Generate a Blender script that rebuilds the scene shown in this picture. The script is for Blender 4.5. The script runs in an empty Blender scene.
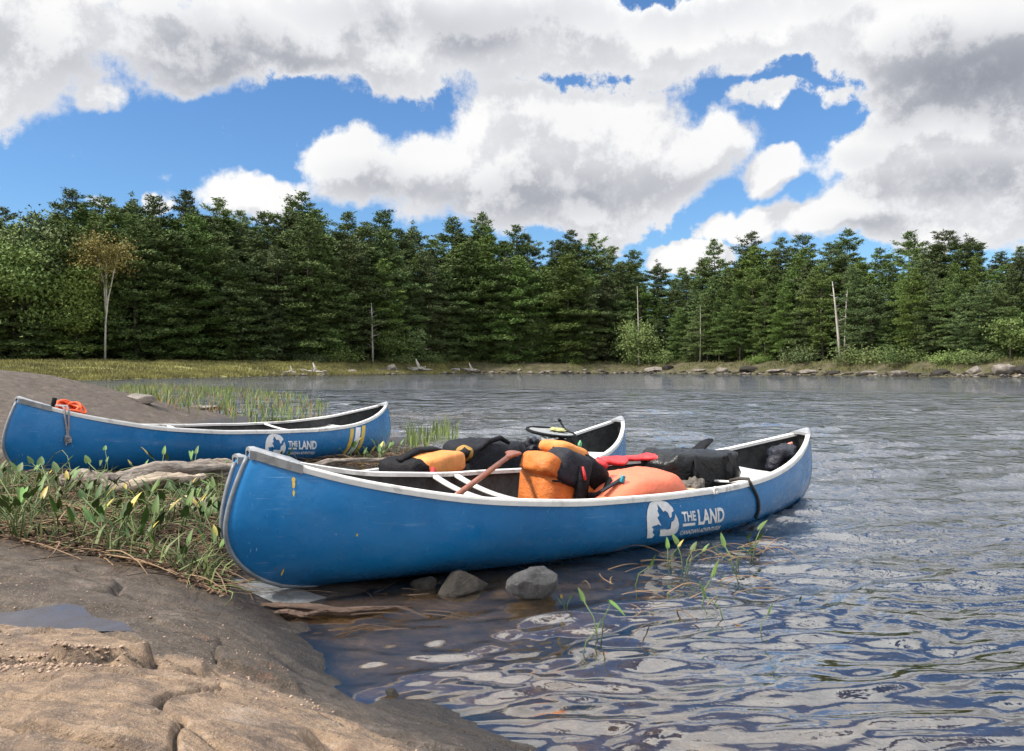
import bpy, bmesh, math, random
import numpy as np
from mathutils import Vector, Matrix, noise as mnoise
R=math.radians
SC=bpy.context.scene
COL=SC.collection
random.seed(7); RNG=np.random.default_rng(7)

# ---------------------------------------------------------------- camera
F=830.0; CX=512.0; HY=366.0; H=1.1
PITCH=math.atan((375.5-HY)/F)
cam=bpy.data.cameras.new('camera'); camo=bpy.data.objects.new('camera',cam); COL.objects.link(camo)
camo.location=(0,0,H); camo.rotation_euler=(R(90)-PITCH,0,0)
cam.sensor_width=36; cam.lens=F/1024*36; cam.clip_start=.05; cam.clip_end=3000
SC.camera=camo
SC.view_settings.view_transform='Standard'; SC.view_settings.look='None'
SC.view_settings.exposure=0.80; SC.view_settings.gamma=1
SC.cycles.max_bounces=6; SC.cycles.transparent_max_bounces=12
SC.cycles.use_denoising=True
# ---------------------------------------------------------------- sun and sky
SUN_EL=R(48); SUN_AZ=R(-112)          # azimuth from +Y (clockwise positive): left, a little behind the camera
sd=Vector((math.sin(SUN_AZ)*math.cos(SUN_EL),math.cos(SUN_AZ)*math.cos(SUN_EL),math.sin(SUN_EL)))
sl=bpy.data.lights.new('sun','SUN'); sl.energy=3.9; sl.angle=R(5); sl.color=(1,.93,.82)
so=bpy.data.objects.new('sun',sl); COL.objects.link(so); so.rotation_euler=sd.to_track_quat('Z','Y').to_euler()
SKY_STRENGTH=.068
CLOUD_STRENGTH=.55

class N:
    """tiny node helper"""
    def __init__(s,nt): s.nt=nt; s.n=nt.nodes; s.l=nt.links
    def new(s,t,**k):
        n=s.n.new(t)
        for a,b in k.items(): setattr(n,a,b)
        return n
    def put(s,sock,v):
        if isinstance(v,bpy.types.NodeSocket): s.l.new(v,sock)
        elif v is not None:
            if isinstance(v,(tuple,list)) and len(v)==3 and sock.type=='RGBA': v=(*v,1)
            sock.default_value=v
    def math(s,op,a,b=None,c=None,clamp=False):
        n=s.new('ShaderNodeMath',operation=op,use_clamp=clamp)
        s.put(n.inputs[0],a)
        if b is not None: s.put(n.inputs[1],b)
        if c is not None: s.put(n.inputs[2],c)
        return n.outputs[0]
    def vm(s,op,a,b=None,c=None):
        n=s.new('ShaderNodeVectorMath',operation=op); s.put(n.inputs[0],a)
        if b is not None: s.put(n.inputs[1] if op!='SCALE' else n.inputs[3],b)
        if c is not None: s.put(n.inputs[2],c)
        return n.outputs['Value'] if op in('LENGTH','DOT_PRODUCT','DISTANCE') else n.outputs[0]
    def mr(s,v,a,b,c=0,d=1,smooth=True):
        n=s.new('ShaderNodeMapRange',interpolation_type='SMOOTHSTEP' if smooth else 'LINEAR')
        s.put(n.inputs[0],v)
        for i,q in zip((1,2,3,4),(a,b,c,d)): s.put(n.inputs[i],q)
        return n.outputs[0]
    def mix(s,f,a,b,blend='MIX'):
        n=s.new('ShaderNodeMix',data_type='RGBA',blend_type=blend); s.put(n.inputs[0],f); s.put(n.inputs[6],a); s.put(n.inputs[7],b)
        return n.outputs[2]
    def noise(s,vec,scale,detail=4,rough=.55,dist=0,out=0,dims='3D'):
        n=s.new('ShaderNodeTexNoise',noise_dimensions=dims); s.put(n.inputs['Vector'],vec); s.put(n.inputs['Scale'],scale)
        n.inputs['Detail'].default_value=detail; n.inputs['Roughness'].default_value=rough; n.inputs['Distortion'].default_value=dist
        return n.outputs[out]
    def vor(s,vec,scale,feature='F1',out='Distance',rand=1):
        n=s.new('ShaderNodeTexVoronoi',feature=feature,voronoi_dimensions='2D' if s.nt.name.startswith('cloud') else '3D'); s.put(n.inputs['Vector'],vec); s.put(n.inputs['Scale'],scale)
        n.inputs['Randomness'].default_value=rand
        return n.outputs[out]
    def ramp(s,f,stops):
        n=s.new('ShaderNodeValToRGB'); s.put(n.inputs[0],f); e=n.color_ramp.elements
        while len(e)<len(stops): e.new(.5)
        for el,(p,c) in zip(e,stops): el.position=p; el.color=(*c,1)
        return n.outputs[0]

def build_world():
    w=bpy.data.worlds.new('World'); SC.world=w; w.use_nodes=True
    # density group: direction -> cloud density
    g=bpy.data.node_groups.new('cloud_density','ShaderNodeTree')
    g.interface.new_socket('P',in_out='INPUT',socket_type='NodeSocketVector')
    g.interface.new_socket('D',in_out='OUTPUT',socket_type='NodeSocketFloat')
    k=N(g); gi=k.new('NodeGroupInput'); go=k.new('NodeGroupOutput')
    P=gi.outputs[0]
    def warp(P,sc,amp,det=3,rough=.5):
        n=k.noise(P,sc,det,rough,out=1,dims='2D')
        n=k.vm('SUBTRACT',n,(.5,.5,.5)); n=k.vm('SCALE',n,amp)
        return k.vm('ADD',P,n)
    Q=warp(P,4.5,.085,5,.6)
    Q=warp(Q,22,.022,3,.55)
    def ae(px,py):
        x=(px-CX)/F; z=(HY-py)/F
        return math.atan(x), math.atan(z/math.sqrt(1+x*x))
    blobs=[(-60,30,150,95,1),(50,25,130,70,1),(15,85,60,40,.9),(170,40,120,65,1),(195,75,55,40,.95),(320,30,130,62,1),(400,62,75,42,1),(480,38,110,55,1),(560,35,110,50,1),
     (680,30,130,50,1),(655,70,60,22,.5),(800,20,120,44,1),(900,40,90,55,1),(1000,60,130,90,1),(105,103,36,20,.75),(640,88,60,16,.6),
     (355,172,66,46,1),(430,178,95,58,1),(470,150,50,40,.8),(650,165,120,60,1),(500,205,80,34,1),(520,128,82,52,1),(500,175,70,40,1),(600,145,110,66,1),(740,70,60,20,.6),(790,95,40,16,.5),(690,160,75,45,1),(768,176,42,22,1),(560,205,140,34,1),(600,228,60,18,.9),(860,170,60,30,.9),
     (930,135,75,42,1),(985,180,110,70,1),(865,155,50,22,.8),(785,222,95,24,1),(880,212,75,40,1),(950,232,100,24,1),(900,180,60,30,.9),(845,104,50,18,.55),(760,104,60,16,.6),(720,118,30,10,.5),(890,110,50,26,.8),(800,128,30,12,.4),
     (262,202,62,26,1),(160,201,26,10,.8),(232,208,30,10,.7),(690,252,60,22,1),(430,212,34,14,.8),(90,200,20,8,.6),(610,246,20,6,.5),(1100,130,120,160,1),(-120,160,90,70,.8)]
    acc=None
    for (x,y,rx,ry,wt) in blobs:
        a,e=ae(x,y); sx=F/(rx*1.0); sy=F/(ry*1.0)
        v=k.vm('MULTIPLY_ADD',Q,(sx,sy,0),(-a*sx,-e*sy,0))
        d=k.vm('LENGTH',v)
        d=k.mr(d,1.35,.25,0,wt)
        acc=d if acc is None else k.math('SMOOTH_MAX',acc,d,.25) 
    # clouds everywhere else in the sky dome
    sep=k.new('ShaderNodeSeparateXYZ'); k.put(sep.inputs[0],P)
    inside=k.math('MULTIPLY',k.mr(k.math('ABSOLUTE',sep.outputs[0]),.60,.80,1,0),k.mr(sep.outputs[1],.46,.62,1,0))
    gen=k.mr(k.noise(P,3.6,4,.5,dims='2D'),.31,.43,0,1)
    outw=k.math('SUBTRACT',1,inside)
    acc=k.math('MAXIMUM',acc,k.math('MULTIPLY',gen,outw))
    det=k.math('MULTIPLY',k.math('SUBTRACT',k.noise(P,13,7,.68,dims='2D'),.5),1.15)
    bil=k.math('MULTIPLY',k.math('SUBTRACT',.42,k.vor(Q,16)),.28)
    k.put(go.inputs[0],k.math('ADD',k.math('ADD',acc,det),bil))
    # world
    k=N(w.node_tree); k.n.clear()
    tc=k.new('ShaderNodeTexCoord'); sp=k.new('ShaderNodeSeparateXYZ'); k.put(sp.inputs[0],tc.outputs['Generated'])
    az=k.math('ARCTAN2',sp.outputs[0],sp.outputs[1]); el=k.math('ARCSINE',sp.outputs[2])
    cb=k.new('ShaderNodeCombineXYZ'); k.put(cb.inputs[0],az); k.put(cb.inputs[1],el)
    P=cb.outputs[0]
    def dens(off):
        gn=k.new('ShaderNodeGroup'); gn.node_tree=g
        k.put(gn.inputs[0],k.vm('ADD',P,off)); return gn.outputs[0]
    d0=dens((0,0,0)); d1=dens((-.012,.034,0))
    soft=k.mr(k.noise(P,3.5,3,.5,dims='2D'),.38,.62,.56,.80)
    alpha=k.mr(d0,.40,soft)
    lit=k.mr(k.math('SUBTRACT',d0,d1),-.12,.30,0,1)
    thick=k.mr(d0,.35,.95)
    dark=None
    for (x,y,rx,ry,wt) in [(250,62,120,46,.62),(440,18,190,28,.65),(980,80,110,50,1.0),(940,40,80,20,.5),(550,198,150,28,.55),(390,190,70,22,.4),(970,190,90,26,.5),(880,160,40,20,.3),(60,60,70,24,.2),(720,8,150,22,.45),(880,232,50,12,.4)]:
        a,e=ae(x,y); sx=F/rx; sy=F/ry
        v=k.vm('MULTIPLY_ADD',k.vm('ADD',P,k.vm('SCALE',k.vm('SUBTRACT',k.noise(P,6,4,.5,out=1,dims='2D'),(.5,.5,.5)),.06)),(sx,sy,0),(-a*sx,-e*sy,0))
        d=k.mr(k.vm('LENGTH',v),1.5,.0,0,wt)
        dark=d if dark is None else k.math('MAXIMUM',dark,d)
    sepP=k.new('ShaderNodeSeparateXYZ'); k.put(sepP.inputs[0],P)
    b=k.math('MULTIPLY',thick,k.math('SUBTRACT',1,k.math('MULTIPLY',lit,.75)))
    b=k.math('ADD',k.math('MULTIPLY',k.math('SUBTRACT',1,lit),.16),k.math('MULTIPLY',b,.16)); b=k.math('ADD',b,k.math('MULTIPLY',0.0,b)) ; b=k.math('ADD',k.math('MULTIPLY',b,1.0),k.math('MULTIPLY',k.math('MULTIPLY',dark,thick),.58))
    b=k.math('ADD',b,k.math('MULTIPLY',k.math('SUBTRACT',.5,k.noise(P,5,4,.5,dims='2D')),.18),clamp=True)
    ccol=k.ramp(b,[(0,(1.06,1.06,1.05)),(.25,(.83,.84,.87)),(.58,(.47,.49,.54)),(1,(.25,.28,.34))])
    ccol=k.mix(1,ccol,k.mix(k.mr(sepP.outputs[1],.34,1.0),(1,1,1),(3.1,3.14,3.2)),'MULTIPLY')
    sky=k.new('ShaderNodeTexSky',sky_type='NISHITA'); sky.sun_disc=False; sky.sun_elevation=SUN_EL; sky.sun_rotation=SUN_AZ
    sky.air_density=1.15; sky.dust_density=.15; sky.ozone_density=2.5; sky.altitude=200
    skc=k.mix(1,sky.outputs[0],(.70,.98,1.28,1),'MULTIPLY')
    bg1=k.new('ShaderNodeBackground'); k.put(bg1.inputs[0],skc); bg1.inputs[1].default_value=SKY_STRENGTH
    bg2=k.new('ShaderNodeBackground'); k.put(bg2.inputs[0],ccol); bg2.inputs[1].default_value=CLOUD_STRENGTH
    mx=k.new('ShaderNodeMixShader'); k.put(mx.inputs[0],alpha); k.l.new(bg1.outputs[0],mx.inputs[1]); k.l.new(bg2.outputs[0],mx.inputs[2])
    o=k.new('ShaderNodeOutputWorld'); k.l.new(mx.outputs[0],o.inputs[0])
    w.cycles.sampling_method='MANUAL'; w.cycles.sample_map_resolution=1024
build_world()

# ---------------------------------------------------------------- helpers
def ray(px,py):
    a=Vector(((px-CX)/F,1,-(py-375.5)/F)); c,s=math.cos(-PITCH),math.sin(-PITCH)
    return Vector((a.x,a.y*c-a.z*s,a.y*s+a.z*c))
def W(px,py,z=0.0):
    r=ray(px,py); t=(z-H)/r.z; return Vector((r.x*t,r.y*t,z))
def WD(px,py,d):
    r=ray(px,py); t=d/r.y; return Vector((r.x*t,d,H+r.z*t))
def tag(o,label=None,cat=None,group=None,kind=None):
    if label: o['label']=label
    if cat: o['category']=cat
    if group: o['group']=group
    if kind: o['kind']=kind
    return o
def empty(name,loc=(0,0,0),rz=0,label=None,cat=None,group=None):
    o=bpy.data.objects.new(name,None); COL.objects.link(o); o.location=loc; o.rotation_euler=(0,0,rz)
    return tag(o,label,cat,group)
def mesh_np(name,V,Fc,mat,parent=None,smooth=False,attrs=None,loc=None):
    me=bpy.data.meshes.new(name); V=np.asarray(V,np.float32); Fc=np.asarray(Fc,np.int32)
    k=Fc.shape[1]; me.vertices.add(len(V)); me.vertices.foreach_set('co',V.ravel())
    me.loops.add(Fc.size); me.loops.foreach_set('vertex_index',Fc.ravel())
    me.polygons.add(len(Fc)); me.polygons.foreach_set('loop_start',np.arange(0,Fc.size,k,dtype=np.int32))
    try: me.polygons.foreach_set('loop_total',np.full(len(Fc),k,np.int32))
    except Exception: pass
    me.update(calc_edges=True)
    if smooth: me.polygons.foreach_set('use_smooth',np.ones(len(Fc),bool))
    if attrs:
        for n,a in attrs.items():
            at=me.attributes.new(n,'FLOAT','POINT'); at.data.foreach_set('value',np.asarray(a,np.float32))
    me.materials.append(mat)
    o=bpy.data.objects.new(name,me); COL.objects.link(o)
    if parent: o.parent=parent
    if loc is not None: o.location=loc
    return o
class MB:
    def __init__(s): s.v=[]; s.f=[]
    def add(s,vs,fs):
        b=len(s.v); s.v+= [tuple(p) for p in vs]; s.f+=[tuple(b+i for i in f) for f in fs]
    def tube(s,path,rad,n=8,cap=True,flat=1.0):
        path=[Vector(p) for p in path]; m=len(path)
        if not hasattr(rad,'__len__'): rad=[rad]*m
        vs=[];up=Vector((0,0,1)); prev=None
        for i,p in enumerate(path):
            t=(path[min(i+1,m-1)]-path[max(i-1,0)]).normalized()
            if prev is None:
                a=t.cross(up); a=a if a.length>.05 else t.cross(Vector((1,0,0)))
            else: a=prev-t*prev.dot(t)
            a.normalize(); prev=a; b=t.cross(a)
            for j in range(n):
                q=2*math.pi*j/n; vs.append(p+a*math.cos(q)*rad[i]+b*math.sin(q)*rad[i]*flat)
        fs=[(i*n+j,i*n+(j+1)%n,(i+1)*n+(j+1)%n,(i+1)*n+j) for i in range(m-1) for j in range(n)]
        if cap: fs+= [tuple(range(n))[::-1],tuple((m-1)*n+j for j in range(n))]
        s.add(vs,fs)
    def loft(s,rings,closed=True,cap=True):
        n=len(rings[0]); m=len(rings); vs=[p for r in rings for p in r]; fs=[]
        for i in range(m-1):
            for j in range(n if closed else n-1):
                fs.append((i*n+j,i*n+(j+1)%n,(i+1)*n+(j+1)%n,(i+1)*n+j))
        if cap and closed: fs+=[tuple(range(n))[::-1],tuple((m-1)*n+j for j in range(n))]
        s.add(vs,fs)
    def box(s,c,d,rot=None,tp=1.0):
        vs=[Vector((x*d[0]/2*(tp if z>0 else 1),y*d[1]/2*(tp if z>0 else 1),z*d[2]/2)) for x in(-1,1) for y in(-1,1) for z in(-1,1)]
        if rot: vs=[rot@v for v in vs]
        vs=[v+Vector(c) for v in vs]
        s.add(vs,[(0,1,3,2),(4,6,7,5),(0,4,5,1),(2,3,7,6),(0,2,6,4),(1,5,7,3)])
    def ball(s,c,d,rot=None,e1=1.0,e2=1.0,nu=28,nv=18,amp=0,freq=4,seed=0,creases=0,fn=None):
        """super-ellipsoid with cloth-like noise"""
        c=Vector(c); vs=[]
        def sp(a,e): return math.copysign(abs(a)**e,a)
        for i in range(nv+1):
            ph=-math.pi/2+math.pi*i/nv
            for j in range(nu):
                th=2*math.pi*j/nu
                p=Vector((sp(math.cos(ph),e1)*sp(math.cos(th),e2)*d[0]/2,sp(math.cos(ph),e1)*sp(math.sin(th),e2)*d[1]/2,sp(math.sin(ph),e1)*d[2]/2))
                if fn: p=fn(p)
                if amp:
                    nn=mnoise.noise(p*freq+Vector((seed*7.1,seed*3.3,seed)))+.5*mnoise.noise(p*freq*2.3+Vector((seed,seed*2,5)))
                    if creases: nn-=creases*abs(mnoise.noise(p*freq*1.5+Vector((seed*4,1,seed*9))))
                    p=p*(1+amp*nn/max(.12,p.length)*.35)
                if rot: p=rot@p
                vs.append(p+c)
        fs=[(i*nu+j,i*nu+(j+1)%nu,(i+1)*nu+(j+1)%nu,(i+1)*nu+j) for i in range(nv) for j in range(nu)]
        s.add(vs,fs)
    def build(s,name,mat,parent=None,smooth=True,bevel=0,loc=None,weld=False):
        me=bpy.data.meshes.new(name); me.from_pydata([tuple(v) for v in s.v],[],s.f); 
        if weld or bevel:
            bm=bmesh.new(); bm.from_mesh(me); bmesh.ops.remove_doubles(bm,verts=bm.verts,dist=1e-5); bmesh.ops.recalc_face_normals(bm,faces=bm.faces); bm.to_mesh(me); bm.free()
        me.update()
        if smooth: me.polygons.foreach_set('use_smooth',[True]*len(me.polygons))
        me.materials.append(mat)
        o=bpy.data.objects.new(name,me); COL.objects.link(o)
        if parent: o.parent=parent
        if loc is not None: o.location=loc
        if bevel:
            m=o.modifiers.new('b','BEVEL'); m.width=bevel; m.segments=2; m.limit_method='ANGLE'
        return o
def copy_tree(o,parent=None):
    c=o.copy(); COL.objects.link(c)
    if parent: c.parent=parent
    for ch in KIDS.get(o.name,[]): 
        d=copy_tree(ch,c)
    return c
KIDS={}
def reg(o):
    KIDS[o.name]=list(o.children)
    for c in o.children: reg(c)

# vectorised gradient noise
PERM=RNG.permutation(512).astype(np.int64)
GA=RNG.random(512)*2*np.pi; GXv=np.cos(GA); GYv=np.sin(GA)
def perlin(x,y,s=0):
    x=np.asarray(x,float)+s*17.3; y=np.asarray(y,float)-s*9.7
    xi=np.floor(x).astype(np.int64); yi=np.floor(y).astype(np.int64); xf=x-xi; yf=y-yi
    def g(ix,iy,dx,dy):
        h=PERM[(PERM[ix&511]+iy)&511]; return GXv[h]*dx+GYv[h]*dy
    u=xf*xf*xf*(xf*(xf*6-15)+10); v=yf*yf*yf*(yf*(yf*6-15)+10)
    a=g(xi,yi,xf,yf); b=g(xi+1,yi,xf-1,yf); c=g(xi,yi+1,xf,yf-1); d=g(xi+1,yi+1,xf-1,yf-1)
    return (a+(b-a)*u)*(1-v)+(c+(d-c)*u)*v
def fbm(x,y,o=4,s=0,gain=.5):
    t=0;a=1
    for i in range(o): t=t+a*perlin(x*2**i,y*2**i,s+i*3); a*=gain
    return t
def sst(a,b,x):
    t=np.clip((x-a)/(b-a),0,1); return t*t*(3-2*t)
def polysd(poly,x,y):
    """signed distance to polygon, positive inside"""
    x=np.asarray(x,float); y=np.asarray(y,float); d=np.full(x.shape,1e9); ins=np.zeros(x.shape,bool); n=len(poly)
    for i in range(n):
        ax,ay=poly[i][:2]; bx,by=poly[(i+1)%n][:2]
        t=np.clip(((x-ax)*(bx-ax)+(y-ay)*(by-ay))/((bx-ax)**2+(by-ay)**2+1e-12),0,1)
        d=np.minimum(d,np.hypot(ax+t*(bx-ax)-x,ay+t*(by-ay)-y))
        c=((ay>y)!=(by>y)); 
        with np.errstate(divide='ignore',invalid='ignore'): xi=(bx-ax)*(y-ay)/((by-ay) if by!=ay else 1e-12)+ax
        ins^= c&(x<xi)
    return np.where(ins,d,-d)

# ---------------------------------------------------------------- materials
MATS={}
def material(name,fn):
    if name in MATS: return MATS[name]
    m=bpy.data.materials.new(name); m.use_nodes=True; k=N(m.node_tree); b=m.node_tree.nodes['Principled BSDF']
    fn(k,b); MATS[name]=m; return m
def simple(name,col,rough=.6,var=.25,scale=12,bump=.0,bscale=60,wr=0,metal=0,coat=0,spec=.5,dirt=None,coord='Object',randv=0):
    def fn(k,b):
        tc=k.new('ShaderNodeTexCoord'); v=tc.outputs[coord]
        n=k.noise(v,scale,5,.6)
        f=k.mr(n,.3,.7,1-var,1+var,False)
        hs=k.new('ShaderNodeHueSaturation'); k.put(hs.inputs['Color'],col); k.put(hs.inputs['Value'],f)
        c=hs.outputs[0]
        if randv:
            oi=k.new('ShaderNodeObjectInfo'); h2=k.new('ShaderNodeHueSaturation'); k.put(h2.inputs['Color'],c)
            k.put(h2.inputs['Value'],k.mr(oi.outputs['Random'],0,1,1-randv,1+randv,False)); k.put(h2.inputs['Hue'],k.mr(k.math('FRACT',k.math('MULTIPLY',oi.outputs['Random'],7.3)),0,1,.5-.035*randv,.5+.035*randv,False)); c=h2.outputs[0]
        if dirt:
            c=k.mix(k.mr(k.noise(v,scale*.6,6,.7,dist=.5),.52,.72,0,dirt[1]),c,dirt[0])
        k.put(b.inputs['Base Color'],c); b.inputs['Roughness'].default_value=rough; b.inputs['Metallic'].default_value=metal
        b.inputs['Coat Weight'].default_value=coat; b.inputs['Specular IOR Level'].default_value=spec
        if bump:
            bn=k.new('ShaderNodeBump'); bn.inputs['Strength'].default_value=bump; bn.inputs['Distance'].default_value=.01
            k.put(bn.inputs['Height'],k.noise(v,bscale,5,.6)); nr=bn.outputs[0]
            if wr:
                vv=k.vm('ADD',v,k.vm('SCALE',k.noise(v,5,3,.5,out=1),.25)); a=k.math('ABSOLUTE',k.math('SUBTRACT',k.noise(vv,4.5,2,.5),.5)); a2=k.math('ABSOLUTE',k.math('SUBTRACT',k.noise(k.vm('MULTIPLY',vv,(1,1,2.4)),15,3,.55),.5))
                b2=k.new('ShaderNodeBump'); b2.inputs['Strength'].default_value=wr; b2.inputs['Distance'].default_value=.16; k.put(b2.inputs['Height'],k.math('ADD',k.math('POWER',k.math('MULTIPLY',a,2),.7),k.math('MULTIPLY',a2,.7))); k.put(b2.inputs['Normal'],nr); nr=b2.outputs[0]
            k.put(b.inputs['Normal'],nr)
    return material(name,fn)

def ground_fn(k,b):
    g=k.new('ShaderNodeNewGeometry'); P=g.outputs['Position']
    def at(n):
        a=k.new('ShaderNodeAttribute'); a.attribute_name=n; return a.outputs['Fac']
    rock,tan,veg,crk=at('rock'),at('tan'),at('veg'),at('crack')
    sep=k.new('ShaderNodeSeparateXYZ'); k.put(sep.inputs[0],P)
    # rock
    n1=k.noise(P,1.6,8,.62,dist=.4); n2=k.noise(P,9,7,.68); n3=k.noise(P,70,4,.7)
    Pst=k.vm('MULTIPLY',P,(1.2,5,1)); st=k.noise(Pst,3.2,7,.65,dist=.8)
    dk=k.ramp(n2,[(.25,(.028,.022,.018)),(.5,(.066,.050,.037)),(.78,(.145,.115,.093))])
    tn=k.ramp(n2,[(.22,(.055,.038,.028)),(.40,(.140,.098,.071)),(.56,(.250,.172,.110)),(.80,(.37,.285,.22))])
    tf=k.mr(k.math('ADD',tan,k.math('MULTIPLY',k.math('SUBTRACT',k.noise(P,2.6,9,.72,dist=.3),.5),1.9)),.3,.85)
    rc=k.mix(tf,dk,tn)
    rc=k.mix(k.mr(st,.50,.68,0,.55),rc,(.05,.04,.035))
    rc=k.mix(k.mr(k.noise(P,3.1,6,.7),.56,.72,0,.45),rc,(.30,.255,.225))
    rc=k.mix(k.mr(n3,.55,.8,0,.35),rc,(.42,.36,.31))
    rc=k.mix(k.mr(n3,.47,.25,0,.45),rc,(.035,.028,.024))
    # lichen / dark mould
    rc=k.mix(k.mr(k.noise(P,4.2,8,.75),.54,.66,0,.5),rc,(.062,.053,.046))
    # fine cracks
    cr=k.vor(k.vm('ADD',k.vm('MULTIPLY',P,(.45,1,1)),k.vm('SCALE',k.noise(P,7,6,.7,out=1),.10)),1.3,'DISTANCE_TO_EDGE')
    ck=k.math('MULTIPLY',k.mr(cr,.0,.009,1,0),k.mr(k.noise(P,2.2,3,.5),.46,.58))
    rc=k.mix(k.math('MULTIPLY',ck,.75),rc,(.02,.016,.013))
    rc=k.mix(k.math('MULTIPLY',k.mr(k.math('ADD',crk,k.math('MULTIPLY',k.math('SUBTRACT',n3,.5),.6)),.35,.75),.8),rc,(.022,.017,.014))
    g4=k.noise(P,160,2,.5); rc=k.mix(k.mr(g4,.60,.72,0,.28),rc,(.48,.40,.32)); rc=k.mix(k.mr(g4,.40,.30,0,.4),rc,(.035,.027,.022))
    rc=k.mix(k.mr(k.noise(P,6,7,.75),.60,.66,0,.5),rc,(.16,.075,.05))
    # soil / litter
    so=k.ramp(k.noise(P,26,8,.75),[(.28,(.014,.010,.007)),(.5,(.055,.038,.025)),(.66,(.13,.09,.055)),(.85,(.24,.18,.12))])
    # vegetation / marsh
    vg=k.ramp(k.noise(k.vm('MULTIPLY',P,(.25,1,1)),.5,6,.7),[(.25,(.075,.085,.022)),(.5,(.17,.17,.055)),(.75,(.27,.24,.10))])
    fl=k.ramp(k.noise(P,.9,8,.75),[(.3,(.018,.018,.010)),(.5,(.060,.055,.026)),(.66,(.12,.095,.06)),(.8,(.22,.19,.15))])
    base=k.mix(rock,so,rc)
    base=k.mix(k.mr(veg,0,.5),base,vg); base=k.mix(k.mr(veg,.5,1),base,fl)
    # wet band just above the water, silt below it
    wet=k.mr(k.math('ADD',sep.outputs[2],k.math('MULTIPLY',k.math('SUBTRACT',n1,.5),.12)),.015,.150,1,0)
    wet=k.math('MULTIPLY',wet,k.mr(sep.outputs[1],18,30,1,0))
    base=k.mix(k.math('MULTIPLY',wet,.78),base,(.016,.014,.013))
    silt=k.ramp(k.noise(P,5,7,.7),[(.3,(.055,.038,.020)),(.55,(.17,.12,.065)),(.8,(.32,.24,.14))])
    base=k.mix(k.mr(sep.outputs[2],.0,-.04),base,silt)
    k.put(b.inputs['Base Color'],base)
    k.put(b.inputs['Roughness'],k.mr(wet,0,1,.82,.38))
    b.inputs['Specular IOR Level'].default_value=.35
    h=k.math('ADD',k.math('MULTIPLY',n2,.5),k.math('MULTIPLY',n3,.22)); h=k.math('SUBTRACT',h,k.math('MULTIPLY',ck,.12))
    h=k.math('ADD',h,k.math('MULTIPLY',st,.35)); h=k.math('ADD',h,k.math('MULTIPLY',k.noise(P,220,3,.6),.06))
    bn=k.new('ShaderNodeBump'); bn.inputs['Strength'].default_value=.95; bn.inputs['Distance'].default_value=.05
    k.put(bn.inputs['Height'],h); k.put(b.inputs['Normal'],bn.outputs[0])
M_GROUND=material('rock_and_soil',ground_fn)

def stone(name,c0,c1,c2,sc=14,rough=.85,bump=.6):
    def fn(k,b):
        v=k.new('ShaderNodeTexCoord').outputs['Object']
        c=k.ramp(k.noise(v,sc,8,.7,dist=.3),[(.25,c0),(.5,c1),(.8,c2)])
        c=k.mix(k.mr(k.noise(v,sc*6,3,.6),.56,.75,0,.4),c,tuple(min(1,q*1.7) for q in c2))
        k.put(b.inputs['Base Color'],c); b.inputs['Roughness'].default_value=rough; b.inputs['Specular IOR Level'].default_value=.3
        bn=k.new('ShaderNodeBump'); bn.inputs['Strength'].default_value=bump; bn.inputs['Distance'].default_value=.02
        k.put(bn.inputs['Height'],k.noise(v,sc*2.2,7,.7)); k.put(b.inputs['Normal'],bn.outputs[0])
    return material(name,fn)
M_STONE=stone('grey_stone',(.019,.019,.021),(.050,.050,.052),(.10,.099,.098))
M_STONE_D=stone('dark_stone',(.008,.007,.006),(.022,.019,.016),(.050,.043,.036))
M_STONE_P=stone('pale_shore_stone',(.07,.06,.052),(.15,.132,.115),(.27,.245,.22),sc=2)
def wood(name,c0,c1,c2,sc=5):
    def fn(k,b):
        v=k.new('ShaderNodeTexCoord').outputs['Object']; v2=k.vm('MULTIPLY',v,(1,9,9))
        n=k.noise(v2,sc,7,.65,dist=.6)
        c=k.ramp(n,[(.28,c0),(.5,c1),(.72,c2)])
        c=k.mix(k.mr(k.noise(v,3,6,.7),.5,.7,0,.55),c,c0)
        k.put(b.inputs['Base Color'],c); b.inputs['Roughness'].default_value=.85
        bn=k.new('ShaderNodeBump'); bn.inputs['Strength'].default_value=.8; bn.inputs['Distance'].default_value=.02
        k.put(bn.inputs['Height'],n); k.put(b.inputs['Normal'],bn.outputs[0])
    return material(name,fn)
M_DRIFT=wood('driftwood_grey',(.05,.04,.032),(.20,.165,.135),(.42,.36,.30))
M_DRIFTP=wood('driftwood_pale',(.14,.10,.07),(.33,.26,.19),(.5,.42,.33))
M_DRIFTB=wood('driftwood_brown',(.02,.012,.009),(.075,.045,.032),(.17,.11,.08))

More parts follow.
